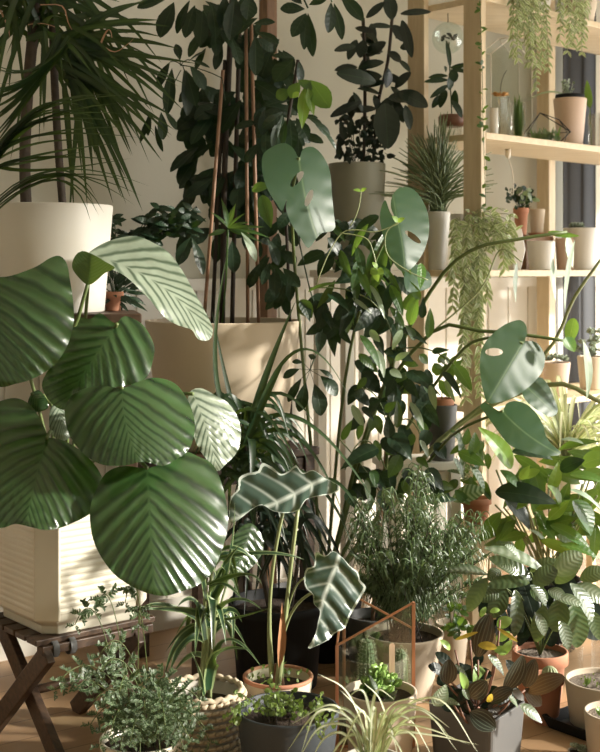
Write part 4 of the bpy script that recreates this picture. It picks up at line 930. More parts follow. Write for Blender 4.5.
# cacti growing in it
def cactus(name, label, px, y0, y1, wpx, d, ribs=14):
    b, t_ = P(px, y0, d), P(px, y1, d); h = t_.z-b.z; r = wpx/2*d/F; n = 16; k = ribs*4; V = np.zeros((n, k, 3))
    for i in range(n):
        t = i/(n-1); f = (1-max(0, (t-.62)/.38)**2.4)**.5*(.86+.14*math.sin(PI*min(1, t*1.3)))
        for j in range(k):
            a = 2*PI*j/k; q = r*max(.02, f)*(1+.09*math.cos(a*ribs)); V[i, j] = (b.x+q*math.cos(a), b.y+q*math.sin(a), b.z+h*t)
    m = MB(); m.grid(V, closed=True); o = m.build(name, M['cactus'], None, loc=tuple(b)); tag(o, label, 'cactus')
    s = MB()
    for i in range(1, n):
        for j in range(0, k, 4):
            v = Vector(V[i, j]); nn = Vector((v.x-b.x, v.y-b.y, .004)).normalized()
            for q in range(5): e = nn+Vector((R.uniform(-.8, .8), R.uniform(-.8, .8), R.uniform(-.6, .8))); s.tube([v, v+e.normalized()*.008], [.0005, .0002], 3)
    s.build('spines', M['spine'], o)
M['cactus'] = mottled('cactus_skin', (.20, .24, .12), (.29, .32, .18), 30, .6, .2, .001, 90)
k = N('pale_spine'); M['spine'] = k.done(k.bsdf((.62, .58, .42), .7).outputs[0])
cactus('cactus', 'column cactus with pale spines at left inside the copper terrarium', 367, 690, 638, 15, 3.2)
cactus('cactus', 'shorter spiny cactus at right inside the copper terrarium', 401, 690, 648, 13, 3.22, 10)
m = MB(); ctr = P(352, 680, 3.18)
for i in range(26):
    a = R.uniform(0, 2*PI); e = Vector((math.cos(a), math.sin(a)*.7, R.uniform(.1, 1))); m.tube([ctr+UP*-.02, ctr+e.normalized()*.024], [.0012, .0004], 4)
tag(m.build('air_plant', M['palestem'], loc=tuple(ctr-UP*.02)), 'tiny spiky grey-green tuft at the left of the terrarium soil', 'plant')

# ---- fine-leaved bushy plant
c = G(404, 3.52)
fi = thing('fine_leaved_plant', 'dense bushy plant of thin curling leaves in a tall beige pot behind the terrarium', PP, tuple(c))
hz = P(0, 632, 3.52).z; pot(fi, c, .075, .112, hz, M['sand_pot'], .007, soil=.02)
tb = c+UP*(hz-.02); fo = MB(); sm = MB()
for i in range(84):
    x, y = R.uniform(350, 490), R.uniform(484, 600)
    if x > 440: y = max(y, 515+R.uniform(0, 30))
    if i < 5: x, y = R.uniform(412, 430), R.uniform(465, 490)
    e = P(x, y, 3.52+R.uniform(-.14, .12)); C = spline([tb+Vector((R.uniform(-.05, .05), R.uniform(-.05, .05), 0)), lerp(tb, e, .5)+Vector((0, 0, .03)), e], 16); sm.tube(C, .0013, 5, )
    for q in range(4, 17):
        for h in range(5):
            a = R.uniform(0, 2*PI); d = Vector((math.cos(a), math.sin(a)*.8, R.uniform(-.1, .5))); l = R.uniform(.022, .042); fo.ribbon([C[q], C[q]+d*l*.6+UP*l*.3, C[q]+d*l-UP*l*.6], .0046, None, 'needle', nv=2, n=4)
fo.build('foliage', M['fine'], fi); sm.build('stem', M['darkstem'], fi)
# ================================================================== RIGHT, floor
# ---- oblong-leaved plant in terracotta
c = G(540, 3.5)
ag = thing('prayer_plant', 'spreading plant with dull green and silvery oblong leaves in a terracotta pot, right', PP, tuple(c))
hz = P(0, 650, 3.5).z; pot(ag, c, .058, .078, hz, M['terracotta'], .006, rim=.006, rimh=.035, soil=.015, soilmat=M['grit'])
tb = c+UP*(hz-.015)
A1 = [(532,580,489,558,17),(530,582,486,587,14),(505,588,490,618,17),(515,590,514,637,14),(533,585,557,568,17),(530,572,558,560,12),(560,598,555,632,20),(573,603,577,648,22),(555,583,580,563,13),(580,580,606,570,15),(545,605,536,642,15),(487,578,468,612,15),(530,590,548,600,14),(500,590,478,600,14),(590,610,600,640,14)]
A2 = [(545,572,484,548,13),(488,575,446,572,14),(530,585,546,606,13),(570,583,592,622,18),(555,575,582,553,20),(575,585,606,602,15),(520,560,505,545,10),(556,598,582,606,13),(500,570,488,580,12),(535,612,545,636,10),(560,620,568,650,12),(520,575,500,566,9),(548,590,566,600,12)]
fo = MB(); pl(fo, A1, 3.36, 'ellip', .05, bend=.1, fold=.14, nrm=(.1, -.9, .7), nu=11, nv=7, wk=1.15); fo.build('foliage', M['agla'], ag)
fo = MB(); pl(fo, A2, 3.34, 'ellip', .05, bend=.1, fold=.14, nrm=(.35, -.85, .9), nu=11, nv=7, wk=1.2); fo.build('foliage', M['aglasilver'], ag)
fo = MB(); cluster(fo, 34, 480, 590, 565, 620, 3.42, 3.6, .10, .045, 'ellip', (-.35, .35)); fo.build('foliage', M['darker'], ag)
sm = MB()
for x, y in [(532,580),(505,588),(515,590),(560,600),(573,603),(545,572),(545,605),(487,578),(530,572)]: sm.tube(spline([tb, P((540+x)/2, y+20, 3.45), P(x, y, 3.38)], 6), .0022, 5)
sm.build('stem', M['stem'], ag)
# ---- broad bright plant behind
c = G(548, 3.98)
pc_ = thing('peace_lily', 'lush plant with broad bright green pointed leaves behind the oblong-leaved plant', PP, tuple(c))
pot(pc_, c, .085, .105, .22, M['black_pot'], .006)
tb = c+UP*.19
SP = [((495,492,557,504,25),'dark'),((505,500,530,531,23),'dark'),((512,452,553,460,18),'dark'),((512,468,478,427,20),'lime'),((550,490,558,462,14),'lime'),((560,508,547,485,20),'lime'),((558,450,601,442,11),'mid'),((560,470,585,460,16),'dark'),((582,465,612,456,19),'fresh'),((570,475,608,485,15),'fresh'),((573,500,591,536,29),'fresh'),((550,525,592,552,15),'fresh'),((530,530,553,557,14),'pale'),((535,510,562,505,9),'lime'),((570,490,606,520,21),'pale'),
      ((540,470,522,480,10),'lime'),((520,480,530,465,9),'lime'),((555,510,590,505,14),'fresh'),((548,520,570,500,12),'lime'),((575,520,605,545,14),'fresh'),((560,440,590,448,12),'pale'),((500,470,520,490,12),'mid'),((590,500,610,530,14),'pale'),((540,540,575,556,12),'lime'),((516,520,500,540,10),'mid'),((530,500,516,510,10),'fresh'),((560,545,600,560,13),'fresh')]
by = {}
for r, mt_ in SP:
    fo = by.setdefault(mt_, MB()); pl(fo, [r], 3.68, 'lance' if r[4] < 14 else 'ovate', .06, bend=.1, fold=.2, nrm=(.2, -.7, .8) if mt_ != 'pale' else (1, -.5, .8), nu=11, nv=7)
fo = by['mid']; cluster(fo, 40, 495, 600, 450, 540, 3.75, 4.05, .11, .04, 'lance', (-.6, .6)); sm = MB()
cluster(by['fresh'], 16, 500, 605, 455, 545, 3.72, 3.9, .10, .04, 'lance', (-.6, .6))
for k_, f_ in by.items(): f_.build('foliage', M[k_], pc_)
for i in range(26): x = R.uniform(495, 600); sm.tube(spline([tb+Vector((R.uniform(-.04, .04), R.uniform(-.04, .04), 0)), P(lerp(548, x, .4), 545, 3.9), P(x, R.uniform(470, 520), R.uniform(3.7, 3.9))], 6), .003, 5)
sm.build('stem', M['palestem'], pc_)
# ---- small-leaved striped plant in a terracotta pot on a block
stand('plant_block', 'small pale wooden riser behind the fine-leaved plant', 'stand', G(474, 3.98).x, 3.93, .13, .13, .40, .5, M['pale_wood'], .025)
c = Vector((G(474, 3.98).x, 3.93, .4005))
zs = thing('calathea_plant', 'small striped-leaved plant in a terracotta pot below the left end of the shelves', PP, tuple(c))
pot(zs, c, .035, .048, .085, M['terracotta'], .005, rim=.004)
tb = c+UP*.07; fo = MB(); pl(fo, [(452,500,485,490,19),(462,470,457,428,9),(463,480,453,458,12),(470,465,484,490,12),(465,475,447,471,8)], 3.8, 'ellip', .03, nrm=(.5, -.7, .8)); fo.build('foliage', M['zebra'], zs)
fo = MB(); pl(fo, [(458,452,486,466,13),(472,455,475,432,14),(465,445,468,428,9),(478,470,470,448,11),(455,490,470,505,9),(482,480,490,500,9),(460,440,450,430,8)], 3.78, 'ovate', .04); cluster(fo, 16, 452, 488, 440, 500, 3.8, 3.95, .05, .025, 'ovate', (-.6, .6)); fo.build('foliage', M['mid'], zs)
sm = MB()
for i in range(14): sm.tube(spline([tb, P(R.uniform(462, 482), 480, 3.9), P(R.uniform(455, 485), R.uniform(440, 490), 3.82)], 6), .0015, 5)
sm.build('stem', M['palestem'], zs)
# ---- square slate pot
Cn, Lf, Rt = G(492, 2.87), G(426.5, 3.01), G(527, 3.02)
Bk = Lf+(Rt-Cn); cc = (Lf+Rt)/2
pp_ = thing('peperomia', 'dark striped and olive-leaved plant in a square slate-grey pot, front right', PP, tuple(cc))
hz = P(0, 723, 2.87).z
def sq(f, z): return [cc+(q-cc)*f+UP*z for q in (Cn, Rt, Bk, Lf)]
m = MB(); rings = [(.86, .0), (.88, .004), (.94, hz*.5), (1, hz-.003), (1.0, hz), (.94, hz), (.93, hz-.03), (.9, hz*.6)]; vs = []
def rsq(f, z, rd=.10):
    q = sq(f, z); out = []
    for i in range(4):
        p, a, b = q[i], q[i-1], q[(i+1) % 4]
        for t in (0, .25, .5, .75, 1): out.append(p.lerp(a, rd)*(1-t)**2+p*2*t*(1-t)+p.lerp(b, rd)*t*t)
    return out
RG = [rsq(f, z) for f, z in rings]; m.grid(np.array([[tuple(v) for v in r] for r in RG]), closed=True); m.f.append(tuple(range(19, -1, -1))); m.f.append(tuple(range(20*7, 20*8)))
m.build('pot', M['slate_pot'], pp_, False, bevel=.001)
m = MB(); q = rsq(.93, hz-.025); m.add([tuple(cc+UP*(hz-.015))]+[tuple(v) for v in q], [(0, 1+i, 1+(i+1) % 20) for i in range(20)]); m.build('soil', M['soil'], pp_)
fo = MB(); pl(fo, [(477,657,490,613,20),(447,684,449,659,16),(470,697,487,681,17),(525,687,535,659,15),(505,690,523,655,18),(490,702,513,689,14),(470,712,496,729,18),(436,700,446,688,9),(458,700,470,690,10)], 2.90, 'ellip', .03, nrm=(.1, -1, .5), bend=.08, fold=.25, nu=11, nv=9, wk=1.12); fo.build('foliage', M['stripe'], pp_)
fo = MB(); pl(fo, [(434,706,446,684,19),(520,705,542,723,13),(488,655,504,676,12),(462,690,470,700,10),(508,696,518,708,9),(455,665,468,680,7),(440,700,460,705,9)], 2.88, 'ovate', .03, nrm=(.6, -.7, .6), nu=9, nv=7); fo.build('foliage', M['aglasilver'], pp_)
fo = MB(); pl(fo, [(477,690,476,664,19),(497,626,512,619,12),(496,640,510,632,9),(480,617,486,607,6),(500,655,512,640,9),(466,690,460,672,9),(490,612,500,610,6),(494,650,508,652,9),(450,650,440,640,7)], 2.92, 'ellip', .03, bend=.14, fold=.2); fo.build('foliage', M['succ'], pp_)
for a, b, w in (((478,645),(497,648),9),((492,694),(487,702),7),((497,628),(518,642),4),((455,640),(478,632),4)): fo = MB(); pl(fo, [(a[0],a[1],b[0],b[1],w)], 2.86, 'ellip', .01); tag(fo.build('leaf', M['yellow'], pp_), 'yellowing leaf')
fo = MB(); pl(fo, [(527,692,565,677,20),(525,688,541,706,14),(470,694,456,704,9),(488,705,500,716,12),(512,690,524,700,9),(464,702,474,712,8)], 2.92, 'ellip', .02, nrm=(-.1, -.9, .7)); fo.build('foliage', M['brownleaf'], pp_)
fo = MB(); cluster(fo, 24, 440, 515, 660, 705, 2.92, 3.0, .045, .028, 'ellip', (-.9, .9)); fo.build('foliage', M['darker'], pp_)
sm = MB()
for x, y in ((452,702),(460,708),(466,700),(478,660),(448,684),(477,690),(505,692),(525,690),(498,640),(488,670),(440,672),(455,650),(510,700),(470,640),(500,620)):
    sm.tube(spline([cc+Vector((R.uniform(-.04, .04), R.uniform(-.03, .03), hz-.02)), P((478+x)/2, max(y+16, 690), 2.93), P(x, y, 2.91)], 6), .0024, 6)
sm.build('stem', M['redstem'], pp_)
# ---- small terracotta pot, striped cactus in it
c = G(546, 3.32)
tc_ = thing('succulent', 'small round striped succulent in a little terracotta pot right of the slate pot', PP, tuple(c))
hz = P(0, 675, 3.32).z; pot(tc_, c, .033, .047, hz, M['terracotta'], .005, rim=.004, rimh=.02)
m = MB(); b = c+UP*(hz-.02); n = 12; k_ = 60; V = np.zeros((n, k_, 3))
for i in range(n):
    t = PI*i/(n-1)
    for j in range(k_): a = 2*PI*j/k_; q = max(.001, math.sin(t))*.020*(1+.12*math.cos(a*12)); V[i, j] = (b.x+.01+q*math.cos(a), b.y+q*math.sin(a), b.z+.022-.022*math.cos(t))
m.grid(V, closed=True); m.build('globe', M['cactus'], tc_)
# ---- beige pots at right edge
c = G(603, 3.26, .0185)
rp = thing('seedling', 'small green seedling in a wide sandy beige pot standing in a black tray, right edge', PP, tuple(c))
hz = P(0, 679, 3.26).z-.0185; pot(rp, c, .085, .098, hz, M['sand_pot'], .006, soil=.014, soilmat=M['grit'])
fo = MB(); tb = c+Vector((-.045, -.01, hz-.014))
for a in (-.5, .2, .9): fo.leaf(tb, tb+Vector((a*.012, -.003, .026)), .009, 'lance', nu=6, nv=3)
for i in range(26): a = R.uniform(0, 6.28); q = R.uniform(0, .085); g = c+Vector((math.cos(a)*q, math.sin(a)*q, hz-.012)); fo.leaf(g, g+Vector((.005, 0, .003)), .005, 'ellip', nu=4, nv=3)
fo.build('foliage', M['clover'], rp)
c2 = Vector((c.x, c.y, 0))
m = MB(); sqp = [(-1, -1), (1, -1), (1, 1), (-1, 1)]; m.prism(c2, [(.098, .001), (.112, .034), (.108, .034), (.094, .012), (.090, .012)], sqp, .68); tag(m.build('plant_tray', M['black_pot'], loc=tuple(c2), smooth=False), 'square black plastic tray under the wide beige pot', 'tray')
c = G(617, 3.03)
rq = thing('succulent', 'round green succulent in a smaller sandy pot at the bottom right corner', PP, tuple(c))
hz = P(0, 711, 3.03).z; pot(rq, c, .068, .079, hz, M['sand_pot'], .006, soil=.014, soilmat=M['grit'])
fo = MB(); tb = c+Vector((-.04, -.01, hz-.01))
for i in range(6): a = i*PI/3; fatleaf(fo, tb, tb+Vector((math.cos(a)*.014, math.sin(a)*.01, .022)), .012)
fo.build('foliage', M['succ'], rq)
c = P(578, 752, 3.05); c.z = 0
rr_ = thing('succulent', 'tiny pale rosette succulent in a little pot at the bottom edge, right', PP, tuple(c))
pot(rr_, c, .020, .026, .028, M['sand_pot'], .003, soil=.006, k=32)
fo = MB()
for h in range(5):
    ctr = c+Vector((R.uniform(-.014, .014), R.uniform(-.01, .01), .028+R.uniform(0, .012)))
    for i in range(12): a = i*2.4; e = .2+i*.06; fatleaf(fo, ctr, ctr+Vector((math.cos(a)*math.cos(e), math.sin(a)*math.cos(e), math.sin(e)))*.012, .0055, .5, 6, 5)
fo.build('foliage', M['succgrey'], rr_)
# glassware near the wall on the floor
def glassobj(name, label, c, r, h, cat='glass', t=.0018, water=False, r2=None):
    m = MB(); r2 = r2 or r; m.lathe(c, [(0, 0), (r*.97, 0), (r, .003), (r2, h), (r2-t, h), (r-t, .005), (0, .005)], 36); o = m.build(name, M['glass'], loc=tuple(c)); return tag(o, label, cat)
c = G(607, 3.62); glassobj('glass_vase', 'tall clear glass vase cut by the right edge behind the beige pots', c, .045, P(0, 615, 3.62).z, 'vase')
c = G(571, 3.66); glassobj('drinking_glass', 'clear glass tumbler on the floor right of the terracotta pot', c, .035, .10)
c = G(599, 3.44); m = MB(); m.lathe(c, [(0, 0), (.012, .003), (.02, .016), (.018, .03), (.008, .038), (0, .039)], 28); tag(m.build('glass_ball', M['glass'], loc=tuple(c)), 'small clear glass ball on the floor behind the wide beige pot', 'glass ball')
# basket + beige pot
c = G(462, 4.3); bsk = thing('wicker_basket', 'pale wicker basket on the floor behind the fine-leaved plant', 'basket', tuple(c)); hb = .24
m = MB(); m.lathe(c, [(0, 0), (.09, 0), (.105, hb), (.100, hb), (.086, .006), (0, .006)], 40); m.build('basket_lining', M['rattan'], bsk)
m = MB()
for j in range(30): a = 2*PI*j/30; m.tube([c+Vector((math.cos(a)*.094, math.sin(a)*.094, .0)), c+Vector((math.cos(a)*.109, math.sin(a)*.109, hb))], .004, 5)
m.tube([c+Vector((math.cos(a)*.108, math.sin(a)*.108, hb)) for a in [2*PI*i/48 for i in range(49)]], .007, 8); m.build('cane_side', M['rattan'], bsk)
c = G(452, 3.78); bp = thing('flower_pot', 'plain beige clay pot holding trailing shoots, behind the slate pot', PP, tuple(c)); pot(bp, c, .038, .052, P(0, 622, 3.78).z, M['beige_pot'], .005)
fo = MB(); tb = c+UP*.08
for i in range(9):
    e = P(R.uniform(435, 480), R.uniform(600, 650), 3.5+R.uniform(0, .1)); C = spline([tb, lerp(tb, e, .5)+UP*.04, e], 8); fo.tube(C, .0018, 5)
    for q in range(3, 9): fo.leaf(C[q], C[q]+Vector((R.uniform(-.03, .03), -.01, R.uniform(-.02, .03))), .016, 'ellip', nu=6, nv=3)
fo.build('foliage', M['mid'], bp)

# ================================================================== SHELF ITEMS
def spot(name, label, cat, px, q, z, group=None):
    c = S(px, q, z+.0005); return thing(name, label, cat, tuple(c), group), c
def ytop(c, y): return P(0, y, c.y).z
Z3, Z2, Z1 = 1.655, 1.2, .745
# upper shelf
c = S(494, .05, Z3+.0005); m = MB(); m.lathe(c, [(0, 0), (.013, 0), (.014, .003), (.0145, .092), (.012, .092), (.011, .006), (0, .006)], 28); tag(m.build('candle_cup', M['white_pot'], loc=tuple(c)), 'slim white cup at the left end of the upper shelf', 'cup')
c = S(504, .09, Z3+.0005); glassobj('glass_jar', 'clear glass jar with a dried orange flower resting on top, upper shelf', c, .021, ytop(c, 97)-c.z, 'jar')
m = MB(); t_ = Vector((c.x-.012, c.y, ytop(c, 96)+.0005))
for i in range(40): a = R.uniform(0, 6.28); q = R.uniform(.01, .032); m.tube([t_, t_+Vector((math.cos(a)*q, math.sin(a)*q, R.uniform(.0, .014)))], .0022, 4)
tag(m.build('dried_flower', M['flower'], loc=tuple(t_)), 'orange dried flower head lying across the jar rim', 'flower')
m = MB(); m.tube(spline([t_+UP*.003, t_+Vector((.004, 0, .05)), t_+Vector((.022, 0, .09))], 8), [.0012]*9, 5); tag(m.build('dried_stalk', M['darkstem'], loc=tuple(t_)), 'thin bare brown stalk rising from the dried flower', 'twig')
c = S(518, .06, Z3+.0005); glassobj('drinking_glass', 'clear tumbler holding green cuttings on the upper shelf', c, .027, ytop(c, 103)-c.z)
cu = thing('plant_cutting', 'green leafy cuttings standing in the tumbler on the upper shelf', 'plant', tuple(c+UP*.006)); fo = MB()
for i in range(9): b = c+Vector((R.uniform(-.008, .008), R.uniform(-.008, .008), .008)); fo.leaf(b, b+Vector((R.uniform(-.014, .01), R.uniform(-.01, .01), R.uniform(.10, .15))), .013, 'blade', nrm=(R.uniform(-1, 1), -1, 0), nu=8, nv=3)
fo.build('foliage', M['mid'], cu)
# geometric terrarium
c = S(545, .10, Z3+.0005); te2 = thing('terrarium', 'faceted glass terrarium with thin black edges and small plants on the upper shelf', 'terrarium', tuple(c))
sc = c.y/F
def TP(dx, dy, z): return Vector((c.x, c.y, c.z))+Vector((dx*sc, dy, z*sc))
base = [TP(-20, -.03, 0), TP(12, -.05, 0), TP(20, .02, 0), TP(-8, .05, 0)]; midp = [TP(-23, -.05, 9), TP(22, -.06, 10), TP(24, .03, 12), TP(-14, .07, 12)]; apex = [TP(-6, -.02, 30), TP(14, .0, 24)]
E = [(base[i], base[(i+1) % 4]) for i in range(4)]+[(base[i], midp[i]) for i in range(4)]+[(midp[i], midp[(i+1) % 4]) for i in (1, 2, 3)]+[(midp[0], apex[0]), (midp[3], apex[0]), (midp[1], apex[0]), (midp[1], apex[1]), (midp[2], apex[1]), (apex[0], apex[1])]
for a, b in E: m = MB(); m.tube([a+UP*.002, b+UP*.002], .0018, 6); m.build('frame_bar', M['blackmetal'], te2)
for q in ([base[0], base[1], midp[1], midp[0]], [base[1], base[2], midp[2], midp[1]], [midp[0], midp[1], apex[0], apex[0]], [midp[1], midp[2], apex[1], apex[1]]):
    m = MB(); m.add([tuple(p) for p in q], [(0, 1, 2) if q[2] == q[3] else (0, 1, 2, 3)]); m.build('glass_pane', M['pane'], te2, False)
fo = MB(); 
for i in range(46): b = TP(R.uniform(-14, 14), R.uniform(-.03, .02), 3); fo.leaf(b, b+Vector((R.uniform(-.02, .02), R.uniform(-.01, .01), R.uniform(.015, .055))), .010, 'lance', nu=6, nv=3)
fo.build('foliage', M['fresh'], te2); m = MB(); m.lathe(c+UP*.003, [(0, 0), (.042, 0), (.038, .009), (0, .012)], 24); m.build('soil', M['grit'], te2)
# black-rimmed pot
c = S(570, .13, Z3+.0005); hp = ytop(c, 99)-c.z
bpn = thing('potted_flower', 'small pale-flowered plant in a blush pot with black inner rim on the upper shelf', PP, tuple(c)); pot(bpn, c, .046, .062, hp, M['pinkpot'], .004, soil=.01)
m = MB(); m.lathe(c+UP*(hp-.03), potprof(.05, .055, .045, .003), 36); m.build('inner_pot', M['black_pot'], bpn)
fo = MB()
for i in range(34): b = c+Vector((R.uniform(-.03, .0), 0, hp+.0)); e = b+Vector((R.uniform(-.015, .02), R.uniform(-.02, .01), R.uniform(.01, .07))); fo.tube([b, e], .0008, 4); fo.leaf(e, e+Vector((R.uniform(-.01, .01), -.004, R.uniform(-.004, .01))), .012, 'ellip', nu=5, nv=3)
fo.build('foliage', M['succgrey'], bpn)
fo = MB(); b = c+UP*hp; e = P(527, 101, c.y-.08); fo.ribbon([b, P(550, 92, c.y-.05), e], .016, None, 'blade', n=12); fo.build('leaf', M['pale'], bpn)
c = S(597, .10, Z3+.0005); glassobj('glass_jar', 'clear glass jar holding a single green leaf, right end of the upper shelf', c, .034, ytop(c, 114)-c.z, 'jar')
lf = thing('plant_cutting', 'single pointed green leaf on a stalk standing in the right-hand jar', 'plant', tuple(c+Vector((-.02, 0, .008)))); fo = MB(); b = c+Vector((-.02, 0, .008)); e = P(590, 108, c.y); fo.tube([b, e], .002, 6); fo.leaf(e, P(587, 80, c.y), .03, 'ovate', nrm=(-.4, -1, .1)); fo.build('foliage', M['fresh'], lf)
# house-shaped glass sheets
def house(px0, px1, y0, y1, ym, q, name, label):
    a, b = S(px0, q, 0), S(px1, q, 0); z0 = Z3+.0008; m = MB(); w = (b-a)
    sh_ = P(0, ym, (a.y+b.y)/2).z; zt2 = P(0, y0, (a.y+b.y)/2).z
    t = thing(name, label, 'glass case', tuple(Vector((a.x, a.y, z0))))
    pts = [Vector((a.x, a.y, z0)), Vector((b.x, b.y, z0)), Vector((b.x, b.y, sh_)), lerp(Vector((a.x, a.y, zt2)), Vector((b.x, b.y, zt2)), .5), Vector((a.x, a.y, sh_))]
    V = [p for p in pts]+[p+V_*.06 for p in pts]
    m.add([tuple(v) for v in V], [(0, 1, 2, 3, 4), (5, 9, 8, 7, 6)]); m.build('glass_pane', M['frost'], t, False)
    for i in range(5):
        for o_ in (0, 5):
            f = MB(); f.tube([V[i+o_], V[(i+1) % 5+o_]], .0018, 5); f.build('frame_bar', M['cord'], t)
        f = MB(); f.tube([V[i], V[i+5]], .0018, 5); f.build('frame_bar', M['cord'], t)
house(491, 532, 37, 130, 58, .21, 'glass_house', 'pale house-shaped glass case standing at the back of the upper shelf')
c = S(459, .19, Z3+.0005)
m = MB(); cb = S(452, .21, Z3+.0005); m.lathe(cb, [(0, 0), (.03, 0), (.034, .004), (.036, .04), (.033, .04), (.031, .006), (0, .006)], 32); tag(m.build('drinking_glass', M['glass'], loc=tuple(cb)), 'low clear glass at the far left of the upper shelf, under the brown bowl', 'glass')
cb2 = cb+UP*.0405; ho = thing('wax_plant', 'small dark-leaved plant in a brown bowl, upper shelf left of the front post', PP, tuple(cb2)); m = MB(); m.lathe(cb2, [(0, 0), (.036, .0), (.046, .01), (.048, .032), (.044, .04), (.040, .04), (.036, .02), (0, .02)], 32); m.build('pot', M['brownbowl'], ho)
m = MB(); m.lathe(cb2+UP*.03, [(0, .004), (.04, 0), (.04, -.002), (0, -.002)], 20); m.build('soil', M['soil'], ho)
fo = MB(); fo.tube(spline([cb2+UP*.03, P(450, 75, cb2.y), P(449, 42, cb2.y)], 8), .0022, 6)
pl(fo, [(450,68,446,40,5),(450,68,470,64,5),(450,70,472,73,5),(448,76,428,78,6),(448,80,424,82,6),(448,85,430,98,6),(452,70,455,82,10),(446,72,444,66,7),(446,90,440,108,9),(455,90,456,110,8),(452,100,462,118,8),(440,95,432,108,7),(449,90,450,75,9)], cb2.y-.04, 'ellip', .03); fo.build('foliage', M['dark'], ho)
# hanging glass ball
c = P(448, 38, 4.32); gb = thing('hanging_glass_ball', 'clear glass ball hanging on a cord inside the shelf, a dark sprig in it', 'ornament', tuple(c)); m = MB(); r_ = .055
m.lathe(c, [(r_*math.sin(PI*i/20), -r_*math.cos(PI*i/20)) for i in range(21)], 36); m.build('globe', M['pane'], gb)
m = MB(); m.tube([c+UP*r_*.98, Vector((c.x, c.y, 2.088))], .0015, 5); m.build('cord', M['darkstem'], gb)
fo = MB(); cluster(fo, 8, 444, 455, 35, 42, 4.3, 4.34, .02, .014, 'ellip', (-1, 1)); fo.build('sprig', M['darker'], gb)
# trailing plants
def strands(fo, sm, px0, px1, ptop, ybot, n, zfun, llen=.030, w=.009, dz=.0, spread=.03, fill=1.0):
    for i in range(n):
        px = R.uniform(px0, px1); d = zfun(px); a = P(px, ptop+R.uniform(-8, 12), d); yb = ybot(px) if callable(ybot) else ybot; e = P(px+R.uniform(-4, 4), yb, d-R.uniform(0, .04))
        if e.z > a.z: continue
        mid = lerp(a, e, .5)+Vector((R.uniform(-1, 1)*spread*.3, -.02, 0)); nn = max(4, int((a-e).length/.019*fill)); C = spline([a, mid, e], nn); sm.tube(C[::2]+[C[-1]] if len(C) > 4 else C, .0011, 4)
        for q in range(len(C)):
            for sg in (-1, 1):
                g = C[q]; fo.leaf(g, g+Vector((sg*llen*R.uniform(.3, .7), -R.uniform(-.2, .6)*llen, -llen*R.uniform(.4, 1.1))), w*1.25, 'lance', nu=6, nv=3)
c = S(535, .06, 2.1105); tr = thing('trailing_plant', 'pale green trailing plant hanging over the top shelf edge, left bunch', PP, tuple(c)); pot(tr, c, .05, .065, .10, M['white_pot'], .005)
fo, sm = MB(), MB(); zf = lambda px: S(px, -.025, 0).y
ybt = lambda px: 62 if px < 516 else (38 if px < 534 else (92 if px < 546 else 50))
strands(fo, sm, 508, 534, -12, lambda px: R.uniform(22, 64), 12, zf); strands(fo, sm, 535, 545, -12, lambda px: R.uniform(50, 93), 4, zf); strands(fo, sm, 554, 562, -12, lambda px: R.uniform(25, 50), 2, zf)
for i in range(14): g = S(R.uniform(508, 560), -.02, 2.14); sm.tube(spline([c+UP*.1, lerp(c+UP*.1, g, .6)+UP*.03, g], 5), .0011, 4)
fo.build('foliage', M['trail'], tr); sm.build('stem', M['palestem'], tr)
c = S(580, .06, 2.1105); tr = thing('trailing_plant', 'pale green trailing plant hanging over the top shelf edge, right bunch', PP, tuple(c)); pot(tr, c, .05, .065, .10, M['beige_pot'], .005)
fo, sm = MB(), MB(); strands(fo, sm, 566, 594, -12, lambda px: R.uniform(20, 60), 8, zf)
for i in range(10): g = S(R.uniform(568, 592), -.02, 2.14); sm.tube(spline([c+UP*.1, lerp(c+UP*.1, g, .6)+UP*.03, g], 5), .0011, 4)
fo.build('foliage', M['trail'], tr); sm.build('stem', M['palestem'], tr)
# creeper on the front post
fo, sm = MB(), MB(); cp = thing('creeper', 'thin dark creeper trailing down the front shelf post', 'plant', tuple(P(482, 20, 4.07)))
C = spline([P(479, -20, 4.04), P(482, 60, 4.04), P(483, 120, 4.04), P(486, 210, 4.04)], 40); sm.tube(C, .0012, 4)
for q in range(len(C)):
    for h in range(R.choice((0, 0, 1, 2, 3))): fo.leaf(C[q], C[q]+Vector((R.uniform(-.026, .026), -.01, R.uniform(-.02, .015))), R.uniform(.008, .018), 'ellip', nu=5, nv=3)
fo.build('foliage', M['mid'], cp); sm.build('stem', M['stem'], cp)
# middle shelf
c = S(461, .12, Z2+.0005); tr = thing('trailing_plant', 'cream-edged plant spilling far down from the left end of the middle shelf', PP, tuple(c)); pot(tr, c, .028, .036, ytop(c, 214)-c.z, M['white_pot'], .004, k=32)
fo, sm = MB(), MB(); zf2 = lambda px: 3.99+(px-450)*.0012
strands(fo, sm, 452, 490, 222, lambda px: R.uniform(285, 345) if 455 < px < 486 else R.uniform(250, 290), 13, zf2, .034, .011)
strands(fo, sm, 462, 480, 230, lambda px: R.uniform(350, 405), 4, zf2, .032, .010); strands(fo, sm, 484, 515, 218, lambda px: R.uniform(232, 268), 8, zf2, .034, .011)
for i in range(50): g = P(R.uniform(452, 515), R.uniform(210, 240), 4.0+R.uniform(-.05, .03)); sm.tube(spline([c+UP*.12, lerp(c+UP*.12, g, .6)+UP*.03, g], 5), .0011, 4); fo.leaf(g, g+Vector((R.uniform(-.03, .03), -.015, R.uniform(-.02, .02))), .012, 'lance', nu=6, nv=3)
fo.build('foliage', M['trail'], tr); sm.build('stem', M['palestem'], tr)
rs = S(530, .20, Z2+.0005); hbx = ytop(rs, 236)-Z2
m = MB(); m.box(rs+UP*(hbx/2), .17, .09, hbx-.001, TH); tag(m.build('wooden_riser', M['brown_wood'], loc=tuple(rs), smooth=False, bevel=.002), 'low brown wooden riser at the back of the middle shelf', 'riser')
